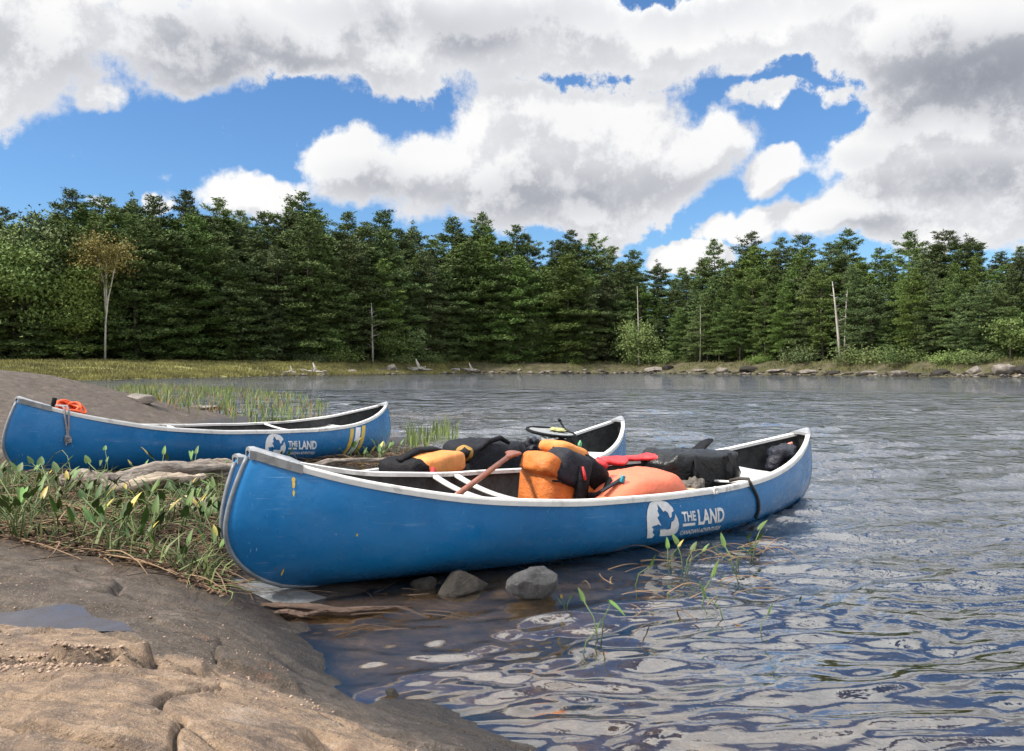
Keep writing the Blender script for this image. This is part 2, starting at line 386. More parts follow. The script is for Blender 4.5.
def hull_fn(k,b):
    v=k.new('ShaderNodeTexCoord').outputs['Object']
    n=k.noise(v,1.3,5,.55); c=k.mix(k.mr(n,.35,.65),(.004,.108,.285),(.007,.150,.385))
    # faded chalky patches
    c=k.mix(k.mr(k.noise(v,2.6,7,.68),.52,.75,0,.22),c,(.10,.25,.47))
    # long scratches along the hull
    s=k.noise(k.vm('MULTIPLY',v,(1.0,1,44)),5,4,.6); m=k.noise(v,4.5,3,.6)
    c=k.mix(k.math('MULTIPLY',k.mr(s,.64,.69),k.mr(m,.47,.60,0,.5)),c,(.42,.55,.68))
    s2=k.noise(k.vm('MULTIPLY',k.vm('ADD',v,k.vm('SCALE',v,.3)),(40,1,9)),3,3,.5)
    c=k.mix(k.math('MULTIPLY',k.mr(s2,.67,.72),k.mr(k.noise(v,7,3,.6),.52,.62,0,.6)),c,(.5,.6,.7))
    # chips
    vo=k.vor(v,9); vc=k.noise(v,11,2,.5)
    c=k.mix(k.math('MULTIPLY',k.mr(vo,.055,.03),k.mr(vc,.50,.60,0,.8)),c,(.60,.62,.58))
    # grime towards the keel (object space, goes with the boat)
    sp=k.new('ShaderNodeSeparateXYZ'); k.put(sp.inputs[0],v)
    gr=k.math('MULTIPLY',k.mr(k.math('ADD',sp.outputs[2],k.math('MULTIPLY',k.noise(v,6,6,.7),-.18)),-.12,.09,.55,0),1)
    c=k.mix(gr,c,(.022,.040,.055))
    k.put(b.inputs['Base Color'],c)
    k.put(b.inputs['Roughness'],k.mr(k.noise(v,8,5,.6),.3,.7,.17,.38)); b.inputs['Specular IOR Level'].default_value=.5
    bn=k.new('ShaderNodeBump'); bn.inputs['Strength'].default_value=.35; bn.inputs['Distance'].default_value=.02
    k.put(bn.inputs['Height'],k.math('ADD',k.noise(v,5,3,.5),k.math('MULTIPLY',k.noise(v,90,3,.5),.02))); k.put(b.inputs['Normal'],bn.outputs[0])
M_HULL=material('blue_hull',hull_fn)
M_LINING=simple('dark_lining',(.035,.037,.038),.75,.5,20,.3,90,dirt=((.12,.11,.10),.5))
M_GUN=simple('white_gunwale',(.66,.655,.63),.45,.12,9,.1,50,dirt=((.24,.22,.20),.75))
M_CAP=simple('grey_cap',(.30,.31,.32),.42,.2,14,.15,60,metal=.35,dirt=((.12,.12,.12),.6))
M_SEAT=simple('white_seat',(.58,.58,.56),.5,.1,6,dirt=((.25,.24,.22),.6))
M_BAND=simple('stem_band',(.16,.18,.20),.5,.3,20,metal=.2)
M_WHITE=simple('white_decal',(.74,.76,.78),.5,.08,20,dirt=((.35,.42,.5),.5))
M_YELL=simple('yellow_decal',(.62,.42,.05),.5,.15,20,dirt=((.35,.35,.3),.6))
M_ORANGE=simple('orange_nylon',(.47,.125,.018),.6,.28,7,.4,120,wr=.2,dirt=((.22,.075,.02),.6))
M_AMBER=simple('amber_nylon',(.60,.22,.05),.6,.2,8,.3,120,wr=.14)
M_BLACKN=simple('black_nylon',(.007,.007,.009),.6,.4,14,.5,100,wr=.22,spec=.15)
M_BLACKG=simple('glossy_black_vinyl',(.006,.007,.008),.30,.3,9,.35,60,wr=.12,spec=.3)
M_SALMON=simple('salmon_vinyl',(.68,.155,.075),.48,.12,5,.25,60,wr=.07,dirt=((.40,.09,.045),.5))
M_RED=simple('red_nylon',(.60,.03,.035),.5,.2,10,.3,40,wr=.2)
M_TEAL=simple('teal_plastic',(.02,.22,.28),.4,.1)
M_GREYP=simple('grey_fabric',(.022,.024,.031),.7,.3,20,.4,90,wr=.18,spec=.2)
M_CANVAS=simple('grey_brown_canvas',(.115,.10,.085),.85,.35,18,.6,60,wr=.4)
M_PADDLE=simple('reddish_wood',(.235,.075,.038),.38,.25,22,coat=.3)
M_BEIGE=simple('beige_wood',(.46,.34,.22),.6,.2,20)
M_ROPEO=simple('orange_rope',(.72,.10,.025),.7,.2,60,.5,200)
M_ROPEG=simple('grey_rope',(.25,.23,.24),.85,.4,90,.6,300)
M_STRAP=simple('dark_strap',(.045,.038,.033),.7,.3,40,.3,200)
M_LIME=simple('lime_mesh',(.36,.35,.14),.7,.25,30)
M_PALEM=simple('pale_mesh',(.22,.23,.23),.8,.2,60)
M_NAVY=simple('navy_nylon',(.006,.008,.018),.6,.3,10,.3,60,wr=.3)
M_LEAF=simple('pickerel_leaf',(.058,.115,.018),.62,.35,6,randv=.45)
M_LEAFY=simple('yellowing_leaf',(.30,.24,.035),.5,.35,8,randv=.3)
M_STEM=simple('green_stem',(.075,.115,.03),.6,.3,9)
M_DEADST=simple('dead_stalk',(.17,.108,.060),.85,.75,2.2,coord='Object')
M_GREENST=simple('green_stalk',(.11,.14,.045),.7,.5,3)
M_LITTER=simple('leaf_litter',(.10,.055,.028),.9,.8,30)
M_REED=simple('sedge_blades',(.115,.165,.035),.65,.45,2.5)
M_REEDB=simple('brown_sedge',(.20,.125,.05),.8,.5,3)
M_MARSH=simple('marsh_grass',(.15,.14,.04),.8,.6,.25)
def foliage(name,c0,c1,c2):
    def fn(k,b):
        v=k.new('ShaderNodeTexCoord').outputs['Object']; oi=k.new('ShaderNodeObjectInfo'); rd=oi.outputs['Random']
        ns=k.noise(v,.55,4,.6); ns2=k.noise(v,6,2,.5)
        c=k.ramp(k.math('ADD',k.math('MULTIPLY',ns,.55),k.math('MULTIPLY',ns2,.45)),[(.3,c0),(.5,c1),(.72,c2)])
        hs=k.new('ShaderNodeHueSaturation'); k.put(hs.inputs['Color'],c)
        k.put(hs.inputs['Value'],k.mr(rd,0,1,.62,1.35,False)); k.put(hs.inputs['Hue'],k.mr(k.math('FRACT',k.math('MULTIPLY',rd,13.7)),0,1,.484,.506,False))
        k.put(hs.inputs['Saturation'],k.mr(k.math('FRACT',k.math('MULTIPLY',rd,5.1)),0,1,.8,1.05,False))
        k.put(b.inputs['Base Color'],hs.outputs[0]); b.inputs['Roughness'].default_value=.75; b.inputs['Specular IOR Level'].default_value=.25
    return material(name,fn)
M_PINE=foliage('pine_needles',(.030,.054,.014),(.072,.117,.028),(.122,.176,.044))
M_BUSH=foliage('bush_leaves',(.05,.085,.022),(.09,.14,.035),(.15,.19,.055))
M_GOLD=foliage('birch_gold_leaves',(.13,.125,.020),(.23,.205,.034),(.33,.28,.05))
M_BARK=stone('pine_bark',(.035,.028,.024),(.085,.07,.06),(.16,.14,.125),sc=3)
M_BIRCH=stone('pale_birch_bark',(.20,.18,.16),(.42,.40,.37),(.60,.58,.55),sc=1.5,bump=.2)
M_SNAG=stone('grey_dead_wood',(.15,.135,.12),(.30,.28,.25),(.45,.42,.39),sc=2,bump=.3)
# ---------------------------------------------------------------- terrain
CP=[]
def cp(px,py,z): p=W(px,py,z); CP.append((p.x,p.y,z))
def cd(px,py,d): p=WD(px,py,d); CP.append((p.x,p.y,p.z))
for a in [(0,751,.42),(120,751,.40),(250,751,.30),(400,751,.14),(480,751,.06),(0,690,.36),(120,690,.33),(250,690,.22),(310,700,.12),
 (0,640,.32),(100,640,.29),(200,640,.19),(260,640,.08),(0,600,.27),(100,600,.22),(190,600,.12),(0,565,.24),(100,572,.19),(170,577,.13),(225,588,.06),
 (540,751,0),(478,723,0),(400,697,0),(355,688,0),(325,668,0),(308,645,0),(292,622,0),(262,606,.005),(285,596,.018),(330,603,-.012),(410,605,-.03),(420,640,-.04),(450,690,-.08),
 (560,700,-.16),(560,620,-.12),(650,620,-.2),(800,700,-.5),(1024,700,-.8),(700,560,-.35),(1000,560,-1),(620,740,-.15),
 (0,530,.24),(100,530,.2),(200,530,.12),(0,490,.24),(100,490,.2),(190,490,.13),(214,520,.07),(235,480,.10),(300,462,.07),(350,455,.03),(395,449,.0),(425,441,-.06),(388,446,.0),
 (440,425,-.2),(330,425,-.1),(260,412,-.2),(215,425,.0),(0,470,.25),(120,385,-.3),(200,392,-.3),(300,395,-.4)]: cp(*a)
for a in [(0,374,14),(60,378,15),(100,390,15),(150,402,15.5),(190,412,16),(20,430,8.5),(200,432,11.5),(110,415,11)]: cd(*a)
CP+=[(-.86,3.95,.015),(-1.2,3.7,.05),(-1.35,4.7,-.04),(-1.0,5.2,-.10),(-.5,4.2,-.01),(0,4.6,-.05),(-1.3,5.1,-.10),(-.14,6.96,-.17),(.9,8.6,-.4),(-1,6,-.06),
 (-8,4,.6),(-5,1,.75),(-12,12,1.15),(-14,17,1.0),(0,-3,.5),(-4,-4,.8),(4,-3,0),(3,0,-.3),(8,0,-.8),(8,8,-1),(3,10,-.9),(0,13,-.6),(-3,16,-.5),(-6,21,-.6),(-12,24,-.3),(-17,26,-.4),
 (5,3,-.6),(2.5,2.5,-.45),(1,2,-.14),(1.2,.5,-.05),(0,1.2,.18),(0,.4,.25),(-20,16,1.1),(14,14,-1.1),(0,24,-.9)]
CP=np.array(CP)
def tps(d2): return np.where(d2>0,.5*d2*np.log(np.maximum(d2,1e-12)),0)
_n=len(CP); _K=tps(((CP[:,None,:2]-CP[None,:,:2])**2).sum(-1))+np.eye(_n)*2e-3
_Pm=np.c_[np.ones(_n),CP[:,:2]]; _A=np.block([[_K,_Pm],[_Pm.T,np.zeros((3,3))]])
_w=np.linalg.solve(_A,np.r_[CP[:,2],0,0,0])
def base_near(x,y):
    sh=np.shape(x); x=np.ravel(x).astype(float); y=np.ravel(y).astype(float); o=np.empty(len(x))
    for i in range(0,len(x),20000):
        a=x[i:i+20000]; b=y[i:i+20000]
        o[i:i+20000]=tps((a[:,None]-CP[:,0])**2+(b[:,None]-CP[:,1])**2)@_w[:_n]+_w[_n]+_w[_n+1]*a+_w[_n+2]*b
    return np.clip(o.reshape(sh),-1.3,1.25)
# far shoreline: radial distance for azimuth
_sh=[(-900,45,40,9),(-400,55,45,9),(0,60,42,9),(100,66,38,9),(200,80,30,9),(300,97,16,8),(400,112,11,8),(460,124,9,8),(640,128,8,8),(760,108,8,8),(900,90,8,7),(1024,80,7,7),(1400,70,8,8),(2600,60,9,8)]
_sa=np.array([math.atan((s[0]-CX)/F) for s in _sh]); _sr=np.array([s[1]/math.cos(a) for s,a in zip(_sh,_sa)]); _sw=np.array([s[2] for s in _sh])
def shore(phi):
    r=np.interp(phi,_sa,_sr); w=np.interp(phi,_sa,_sw)
    return r+1.2*perlin(phi*60,phi*0+.5,3)+.5*perlin(phi*220,phi*0+.5,4), w
def G(x,y,detail=True):
    x=np.asarray(x,float); y=np.asarray(y,float); r=np.hypot(x,y); phi=np.arctan2(x,y)
    z=np.where(r<34,base_near(x,y),-1.2) if np.size(x)>1 else (base_near(x,y) if r<34 else np.full(np.shape(x),-1.2))
    nearw=1-sst(20,30,r)
    z=z*nearw+(-1.2)*(1-nearw)
    R_,w=shore(phi); t=r-R_
    far=np.where(t<0,np.maximum(-1.2,t*.25),np.minimum(t*.12,.10)+ 1.65*sst(0,1,t/w)+np.clip(t-w-4,0,26)*.16)
    far=far+np.where(t>0,.22*fbm(x*.25,y*.25,3,5)*sst(0,4,t),0)
    front=np.abs(phi)<2.3
    z=np.where((r>36)&front,np.maximum(far,-1.2),z)
    if detail:
        rk=sst(-.1,.2,rockmask(x,y)); am=sst(30,8,r)
        # rounded slabs of the foreground rock
        wx=x+.05*fbm(x*3,y*3,3,11); wy=y+.05*fbm(x*3,y*3,3,12)
        for i_,(pl_,dep_,wd_) in enumerate(CRACKS):
            z=z-np.where(r<8,dep_*sst(wd_,0,linesd(pl_,wx,wy)),0)
        for poly,h,sf in SLABS: z=z+np.where(r<8,h*sst(-sf,sf*.6,polysd(poly,wx,wy)),0)
        z=z+am*rk*(.030*fbm(x*.9,y*.9,3,1)+.012*fbm(x*3.5,y*3.5,4,2)+.007*np.abs(fbm(x*9,y*12,3,6))+.004*fbm(x*26,y*34,2,14))
        ridg=1-np.abs(perlin(x*1.1+.3*perlin(x*2,y*2,9),y*2.6,8)); z=z-am*rk*.035*sst(.93,1,ridg)
        z=z+am*(1-rk)*(.018*fbm(x*2.5,y*2.5,4,3)+.010*fbm(x*12,y*12,2,4))
        pd=polysd(PUDDLE,wx,wy); z=np.where(r<8,np.where(pd>-.09,z+(np.minimum(z,PZ-.012)-z)*sst(-.09,.0,pd),z),z)
    return z
def linesd(pl,x,y):
    d=np.full(np.shape(x),1e9)
    for (ax,ay),(bx,by) in zip(pl[:-1],pl[1:]):
        t=np.clip(((x-ax)*(bx-ax)+(y-ay)*(by-ay))/((bx-ax)**2+(by-ay)**2+1e-12),0,1); d=np.minimum(d,np.hypot(ax+t*(bx-ax)-x,ay+t*(by-ay)-y))
    return d
def PW(l,z): return [tuple(W(a,b,z)[:2]) for a,b in l]
SLABS=[(PW([(-300,641),(60,638),(125,641),(150,652),(160,668),(125,684),(60,690),(-300,700)],.31),.040,.011),
 (PW([(-300,716),(0,722),(60,704),(110,700),(185,690),(300,693),(400,712),(470,742),(560,800),(300,1000),(-400,1000)],.26),.036,.014),
 (PW([(212,657),(250,654),(292,664),(305,680),(225,682)],.17),.026,.010),
 (PW([(150,668),(200,660),(206,676),(175,688),(130,690)],.25),.022,.012),
 (PW([(-200,575),(60,590),(180,606),(260,632),(300,660),(150,630),(-200,600)],.2),.014,.010),
 (PW([(60,722),(180,705),(290,720),(380,760),(300,900),(0,900)],.28),.014,.008)]
CRACKS=[(PW([(-200,690),(0,694),(55,700),(105,694),(150,684),(160,664),(150,650)],.29),.034,.018),(PW([(150,668),(205,676),(215,700),(175,760),(160,900)],.26),.024,.012),
 (PW([(205,676),(260,686),(330,694),(420,722),(480,742)],.22),.018,.010),(PW([(212,640),(210,658),(216,676)],.18),.016,.010),(PW([(40,575),(120,592),(230,612),(300,640)],.18),.008,.02),
 (PW([(-100,730),(60,742),(130,760),(260,800)],.33),.012,.012),(PW([(270,700),(330,730),(420,760)],.2),.010,.012),(PW([(-100,655),(40,660),(100,652)],.31),.010,.012)]
PUDDLE=PW([(-150,600),(10,612),(60,604),(75,606),(85,616),(110,620),(121,628),(60,629),(-20,627),(-150,632)],.262); PZ=.258
_deb=PW([(-500,560),(0,563),(100,570),(170,575),(228,586),(262,594)],.16)+[(-.5,4.25),(.1,5.1),(0,8),(-.8,11.4),(-1.8,12.0),(-3.0,9.8),(-4.0,7.6),(-5.2,6.6),(-8,6.5)]
def rockmask(x,y):
    """signed: >0 on bare rock"""
    return np.where(np.hypot(x,y)<25,-polysd(_deb,x,y)+.08*fbm(np.asarray(x)*4,np.asarray(y)*4,3,21),-1.0)
def gz(x,y): return float(G(np.array([x,x]),np.array([y,y]))[0])
def polar(rs,ph):
    rr,pp=np.meshgrid(rs,ph,indexing='ij'); return rr*np.sin(pp),rr*np.cos(pp)
def gridfaces(n,m):
    i=np.arange(n-1)[:,None]*m+np.arange(m-1)[None,:]; i=i.ravel(); return np.stack([i,i+m,i+m+1,i+1],1)
def build_ground():
    rs=np.r_[np.linspace(.05,1.1,12),np.geomspace(1.12,8,330),np.geomspace(8.1,36,150),np.geomspace(36.5,170,90),np.geomspace(180,900,12)]
    ph=np.r_[np.linspace(-np.pi,-.85,50)[:-1],np.linspace(-.85,.75,560),np.linspace(.75,np.pi,50)[1:]]
    x,y=polar(rs,ph); z=G(x,y)
    rm=sst(-.06,.10,rockmask(x,y))
    tanv=np.zeros_like(x); wz=W
    tp=PW([(-500,632),(60,634),(125,640),(160,660),(215,655),(295,666),(330,690),(400,712),(520,760),(520,1000),(-500,1000)],.25)
    tanv=sst(-.15,.12,polysd(tp,x,y)); tanv=np.maximum(tanv,.18*(np.hypot(x,y)>7)*(y>6))
    r=np.hypot(x,y); R_,w=shore(np.arctan2(x,y)); t=r-R_
    veg=np.where((r>36),np.where(t<w,np.interp(w+3*perlin(x*.2,y*.2,7),[11,20],[.96,.5]),1.0),0)
    rm=np.where(r>36,0,rm); crk=np.zeros_like(x); wx=x+.05*fbm(x*3,y*3,3,11); wy=y+.05*fbm(x*3,y*3,3,12)
    for pl_,dp_,wd_ in CRACKS: crk=np.maximum(crk,sst(wd_*.7,0,linesd(pl_,wx,wy))*(r<8))
    o=mesh_np('ground',np.stack([x,y,z],-1).reshape(-1,3),gridfaces(*x.shape)[:,::-1],M_GROUND,smooth=True,attrs=dict(crack=crk.ravel(),rock=rm.ravel(),tan=tanv.ravel(),veg=veg.ravel()))
    tag(o,kind='structure')
build_ground()
# ---------------------------------------------------------------- canoe geometry (shared)
CS=[0.5354,0.4208,0.6887,2.9879,0.0041,0.5052,0.8679,4.9173]
POSE={'A':[0.5751,5.3193,-0.0438,0.6963,-0.0296,0.0537],'C':[-2.8192,8.672,0.0413,1.0549,-0.0467,0.0232],'B':[-0.1988,6.4885,-0.1016,0.9843,-0.0066,0.0016]}
def cmat(p): return Matrix.Translation(p[:3])@Matrix.Rotation(p[3],4,'Z')@Matrix.Rotation(-p[4],4,'Y')@Matrix.Rotation(p[5],4,'X')
def c_l(hf):
    hf=np.asarray(hf,float); L=CS[7]
    return np.where(hf<.5,L/2-CS[5]*(1-np.sqrt(np.clip(1-(1-hf/.5)**2,0,1))),L/2-.10*np.clip((hf-.5)/.5,0,1)**1.6)
def c_sec(u):
    a=np.abs(u); n=2.7-1.0*a**2; b=CS[0]*np.clip(1-a**2.2,0,1)**CS[6]+.008
    zk=CS[4]*a**3; zg=CS[1]+(CS[2]-CS[1])*a**CS[3]; return n,b,zk,zg
def c_uh(u,hf,side=-1,inset=0,raise_=0):
    n,b,zk,zg=c_sec(u); y=b*(1-(1-np.clip(hf,0,1))**n)**(1/n)
    return np.stack(np.broadcast_arrays(u*c_l(hf),side*np.maximum(y-inset,0.0005),zk+(zg-zk)*hf+raise_*(1-hf)),-1)
def c_hf(u,th):
    n=c_sec(u)[0]; return 1-np.cos(th)**(2/n)
def c_xz(x,z,side=-1,off=0.0):
    """local x, z on the side of the hull -> point on the surface"""
    x=np.asarray(x,float); z=np.asarray(z,float); hf=np.full(x.shape,.6)
    for _ in range(12):
        u=x/c_l(hf); n,b,zk,zg=c_sec(u); hf=np.clip((z-zk)/(zg-zk),0.02,1)
    p=c_uh(u,hf,side); 
    if off:
        e=1e-3; pu=c_uh(u+e,hf,side)-p; pv=c_uh(u,np.clip(hf-e,0,1),side)-p; nn=np.cross(pu,pv); nn/=np.linalg.norm(nn,axis=-1,keepdims=True)+1e-12
        nn*=np.where(nn[...,1:2]*side<0,-1,1); p=p+nn*off
    return p
def gun(u): n,b,zk,zg=c_sec(u); return u*float(c_l(1.0)),b,zg
def c_inv(px,py,M):
    xs=np.linspace(-2.2,2.2,441); zs=np.linspace(.06,.6,109); X,Z=np.meshgrid(xs,zs); P=c_xz(X,Z)
    Mn=np.array(M); Q=P@Mn[:3,:3].T+Mn[:3,3]; c,s=math.cos(PITCH),math.sin(PITCH)
    yy=Q[...,1]*c-(Q[...,2]-H)*s; zz=(Q[...,2]-H)*c+Q[...,1]*s
    d=(CX+F*Q[...,0]/yy-px)**2+(375.5-F*zz/yy-py)**2; i=np.unravel_index(np.argmin(d),d.shape); return X[i],Z[i]
# ---------------------------------------------------------------- water
def water_fn(k,b):
    g=k.new('ShaderNodeNewGeometry'); P=g.outputs['Position']
    a=k.new('ShaderNodeAttribute'); a.attribute_name='depth'; dep=a.outputs['Fac']
    a2=k.new('ShaderNodeAttribute'); a2.attribute_name='calm'; calm=a2.outputs['Fac']
    Pw=k.vm('MULTIPLY',P,(1,1.25,1)); 
    dist=k.vm('LENGTH',P)
    h1=k.noise(Pw,2.6,3,.55,dist=.7); h2=k.noise(Pw,8.5,3,.6,dist=.5); h3=k.noise(Pw,26,2,.5,dist=.3)
    big=k.noise(P,.12,3,.5)
    fa=k.mr(dist,6,16); ff=k.mr(dist,3,9)
    h0=k.noise(k.vm('MULTIPLY',P,(.8,1.2,1)),.85,2,.5,dist=.4)
    hh=k.math('MULTIPLY',h1,k.math('MULTIPLY',fa,.13)); hh=k.math('ADD',hh,k.math('MULTIPLY',h0,k.math('MULTIPLY',k.mr(dist,12,30),.38))); hh=k.math('ADD',hh,k.math('MULTIPLY',h2,k.math('ADD',.0022,k.math('MULTIPLY',ff,.024)))); hh=k.math('ADD',hh,k.math('MULTIPLY',h3,k.math('ADD',.0004,k.math('MULTIPLY',ff,.0030))))
    hh=k.math('MULTIPLY',k.math('MULTIPLY',hh,k.mr(big,.3,.7,.65,1.2)),calm)
    bn=k.new('ShaderNodeBump'); bn.inputs['Strength'].default_value=1; bn.inputs['Distance'].default_value=1; k.put(bn.inputs['Height'],hh)
    nrm=bn.outputs[0]
    gl=k.new('ShaderNodeBsdfGlossy'); gl.inputs['Roughness'].default_value=.03; k.put(gl.inputs['Color'],(.96,.965,.96,1)); k.put(gl.inputs['Normal'],nrm)
    tr=k.new('ShaderNodeBsdfRefraction'); tr.inputs['IOR'].default_value=1.33; tr.inputs['Roughness'].default_value=.0; k.put(tr.inputs['Color'],(.93,.84,.66,1)); k.put(tr.inputs['Normal'],nrm)
    df=k.new('ShaderNodeBsdfDiffuse'); k.put(df.inputs['Color'],(.011,.010,.009,1)); k.put(df.inputs['Normal'],nrm)
    m1=k.new('ShaderNodeMixShader'); k.put(m1.inputs[0],k.mr(dep,0,.75,.0,.97,False)); k.l.new(tr.outputs[0],m1.inputs[1]); k.l.new(df.outputs[0],m1.inputs[2])
    lw=k.new('ShaderNodeLayerWeight'); lw.inputs['Blend'].default_value=.5; k.put(lw.inputs['Normal'],nrm); fr=k.math('ADD',k.math('MULTIPLY',k.math('POWER',lw.outputs['Facing'],2.25),.98),.02)
    m2=k.new('ShaderNodeMixShader'); k.put(m2.inputs[0],fr); k.l.new(m1.outputs[0],m2.inputs[1]); k.l.new(gl.outputs[0],m2.inputs[2])
    out=[n for n in k.n if n.type=='OUTPUT_MATERIAL'][0]; k.l.new(m2.outputs[0],out.inputs[0])
M_WATER=material('lake_water',water_fn)
def build_water():
    rs=np.r_[np.geomspace(.9,8,440),np.geomspace(8.06,40,210),np.geomspace(40.8,175,70)]
    ph=np.linspace(-.95,.85,1000)
    x,y=polar(rs,ph); r=np.hypot(x,y); ds=np.gradient(rs)[:,None]*np.ones_like(x)
    gb=G(x,y,False); dep=np.clip(-gb,0,2)
    rg=np.random.default_rng(5)
    z=np.zeros_like(x); wx=x+.30*fbm(x*.8,y*.8,2,31)+.03*perlin(x*4,y*4,35); wy=y+.16*fbm(x*.8,y*.8,2,33)+.03*perlin(x*3,y*4,36)
    main=math.radians(-76)   # travel direction, mostly towards the camera
    for i in range(84):
        lam=.12*(1.2/.12)**rg.random(); kk=2*np.pi/lam
        a=main+rg.normal()*.30
        amp=.0235*lam**.80/ (2.2) *(.4+rg.random())*.5
        att=sst(2.2,5.5,lam/ds)
        phs=kk*(wx*math.cos(a)+wy*math.sin(a))+rg.random()*6.28
        z+=amp*att*(np.sin(phs)+.22*np.sin(2*phs+1.2))
    z*= .75+.5*fbm(x*.35,y*.35,2,40)
    calm=sst(-.01,.12,-gb)*.75+.25
    # lee of the boats and rock is quieter
    lee=polysd([(-1.3,3.2),(-.3,2.6),(.5,3.3),(1.3,4.9),(-.9,3.9)],x,y); calm=calm*(1-.35*sst(-.4,.2,lee))
    z=z*calm
    V=np.stack([x,y,z],-1).reshape(-1,3)
    drop=np.zeros(x.size,bool)
    for kx,p in POSE.items():
        Mi=np.array(cmat(p).inverted()); Q=V@Mi[:3,:3].T+Mi[:3,3]
        X=Q[:,0]; Z=Q[:,2]; n,b,zk,zg=c_sec(np.clip(X/2.45,-.999,.999)); hf=np.clip((Z-zk)/(zg-zk),0,1)
        u=X/c_l(hf); ok=(np.abs(u)<.97)&(Z>zk+.004)&(Z<zg); n,b,zk,zg=c_sec(np.clip(u,-.999,.999)); hf=np.clip((Z-zk)/(zg-zk),0,1)
        yb=b*(1-(1-hf)**n)**(1/n); drop|= ok&(np.abs(Q[:,1])<yb-.004)
    Fc=gridfaces(*x.shape)[:,::-1]
    Fc=Fc[~drop[Fc].all(1)]; V[drop,2]-=.07
    land=(gb.ravel()>.13)&(r.ravel()<36); Fc=Fc[~land[Fc].all(1)]
    o=mesh_np('lake_water',V,Fc,M_WATER,smooth=True,attrs=dict(depth=dep.ravel(),calm=calm.ravel()))
    tag(o,kind='structure')
build_water()
def build_puddle():
    def fn(k,b):
        v=k.new('ShaderNodeTexCoord').outputs['Object']
        k.put(b.inputs['Base Color'],k.mix(k.noise(v,9,6,.7),(.030,.024,.024),(.060,.048,.045))); k.put(b.inputs['Roughness'],k.mr(k.noise(v,12,5,.6),.3,.7,.10,.30)); b.inputs['Specular IOR Level'].default_value=.5
    m=material('rain_puddle',fn); c=np.mean(np.array(PUDDLE),0)
    bm=MB(); pts=[(c[0]+(p[0]-c[0])*1.13,c[1]+(p[1]-c[1])*1.13,PZ) for p in PUDDLE]; bm.add(pts,[tuple(range(len(pts)))])
    tag(bm.build('puddle',m,smooth=False),kind='structure')
build_puddle()
# ---------------------------------------------------------------- trees
def tufts(C,dirs,ln,wd,rg,fan=1):
    """triangular needle tufts: base at C, tip along dirs"""
    n=len(C); d=dirs/np.linalg.norm(dirs,axis=1,keepdims=True)
    s=np.cross(d,rg.normal(size=(n,3))); s/=np.linalg.norm(s,axis=1,keepdims=True)+1e-9
    ln=np.broadcast_to(ln,(n,))[:,None]; wd=np.broadcast_to(wd,(n,))[:,None]
    V=np.stack([C-s*wd,C+s*wd,C+d*ln],1).reshape(-1,3); return V,np.arange(3*n).reshape(-1,3)
def pine(seed,h=20,z0=2.5,rmax=3.6,flat=.0,dens=1.0,gap=.0,name='pine_tree'):
    rg=np.random.default_rng(seed); C=[];D=[]; tr=MB(); lean=rg.normal()*.01
    def ax(z): return np.array([lean*z+.12*math.sin(z*.3+seed),.10*math.cos(z*.25+seed*2),z])
    tr.tube([ax(z)-np.array([0,0,.5 if z==0 else 0]) for z in np.linspace(0,h*.97,14)],[max(.015,.21*(1-z/h)**.8*h/20) for z in np.linspace(0,h*.97,14)],7)
    z=z0*(.6+.4*rg.random())
    while z<h-.25:
        t=(z-z0)/(h-z0); t=max(t,0)
        prof=(1-t**2.2)*(.60+.40*math.sin(min(1,t*1.7+.15)*math.pi*.5)) if flat<=0 else (1-t**3.2)*(.55+.5*t)
        k=rg.integers(3,6); a0=rg.random()*6.28; 
        lop=.62+.62*rg.random()
        for j in range(k):
            if rg.random()<gap: continue
            a=a0+6.283*j/k+rg.normal()*.25; L=max(.35,rmax*1.32*prof*lop*(.45+.75*rg.random()**1.0))
            tilt=-.12+.75*t+rg.normal()*.20; droop=.045*(1-t)
            ca,sa=math.cos(a),math.sin(a); A=ax(z)
            def bp(r): return A+np.array([ca*r,sa*r,r*math.tan(tilt*.55)-droop*r*r+.10*max(0,r-L*.6)])
            if rg.random()<.55 and L>1: tr.tube([bp(0),bp(L*.5),bp(L*.9)],[.045,.025,.01],4,False)
            nc=max(3,int(L*7.5*dens)); r=L*(.22+.80*rg.random(nc)**.75)
            lat=(rg.random(nc)-.5)*1.15*(.30+.42*np.sin(np.clip(r/L,0,1)*2.6))*L*.62
            base=np.array([bp(q) for q in r]); base[:,0]+=-sa*lat; base[:,1]+=ca*lat; base[:,2]+=rg.normal(size=nc)*.085+.05-np.abs(lat)*.08
            m=9; cc=np.repeat(base,m,0)+rg.normal(size=(nc*m,3))*[.20,.20,.10]
            dd=np.stack([ca*.7+rg.normal(size=nc*m)*.8,sa*.7+rg.normal(size=nc*m)*.8,.35+rg.normal(size=nc*m)*.45],1)
            C.append(cc);D.append(dd)
        z+=(.26+.46*rg.random())*(h/20)**.5
    C=np.concatenate(C);D=np.concatenate(D); V,Fc=tufts(C,D,.26+.20*rg.random(len(C)),.045+.045*rg.random(len(C)),rg)
    # leader
    root=empty(name); t_=tr.build('trunk',M_BARK,root); c_=mesh_np('crown',V,Fc,M_PINE,root); reg(root); root['h']=h; return root
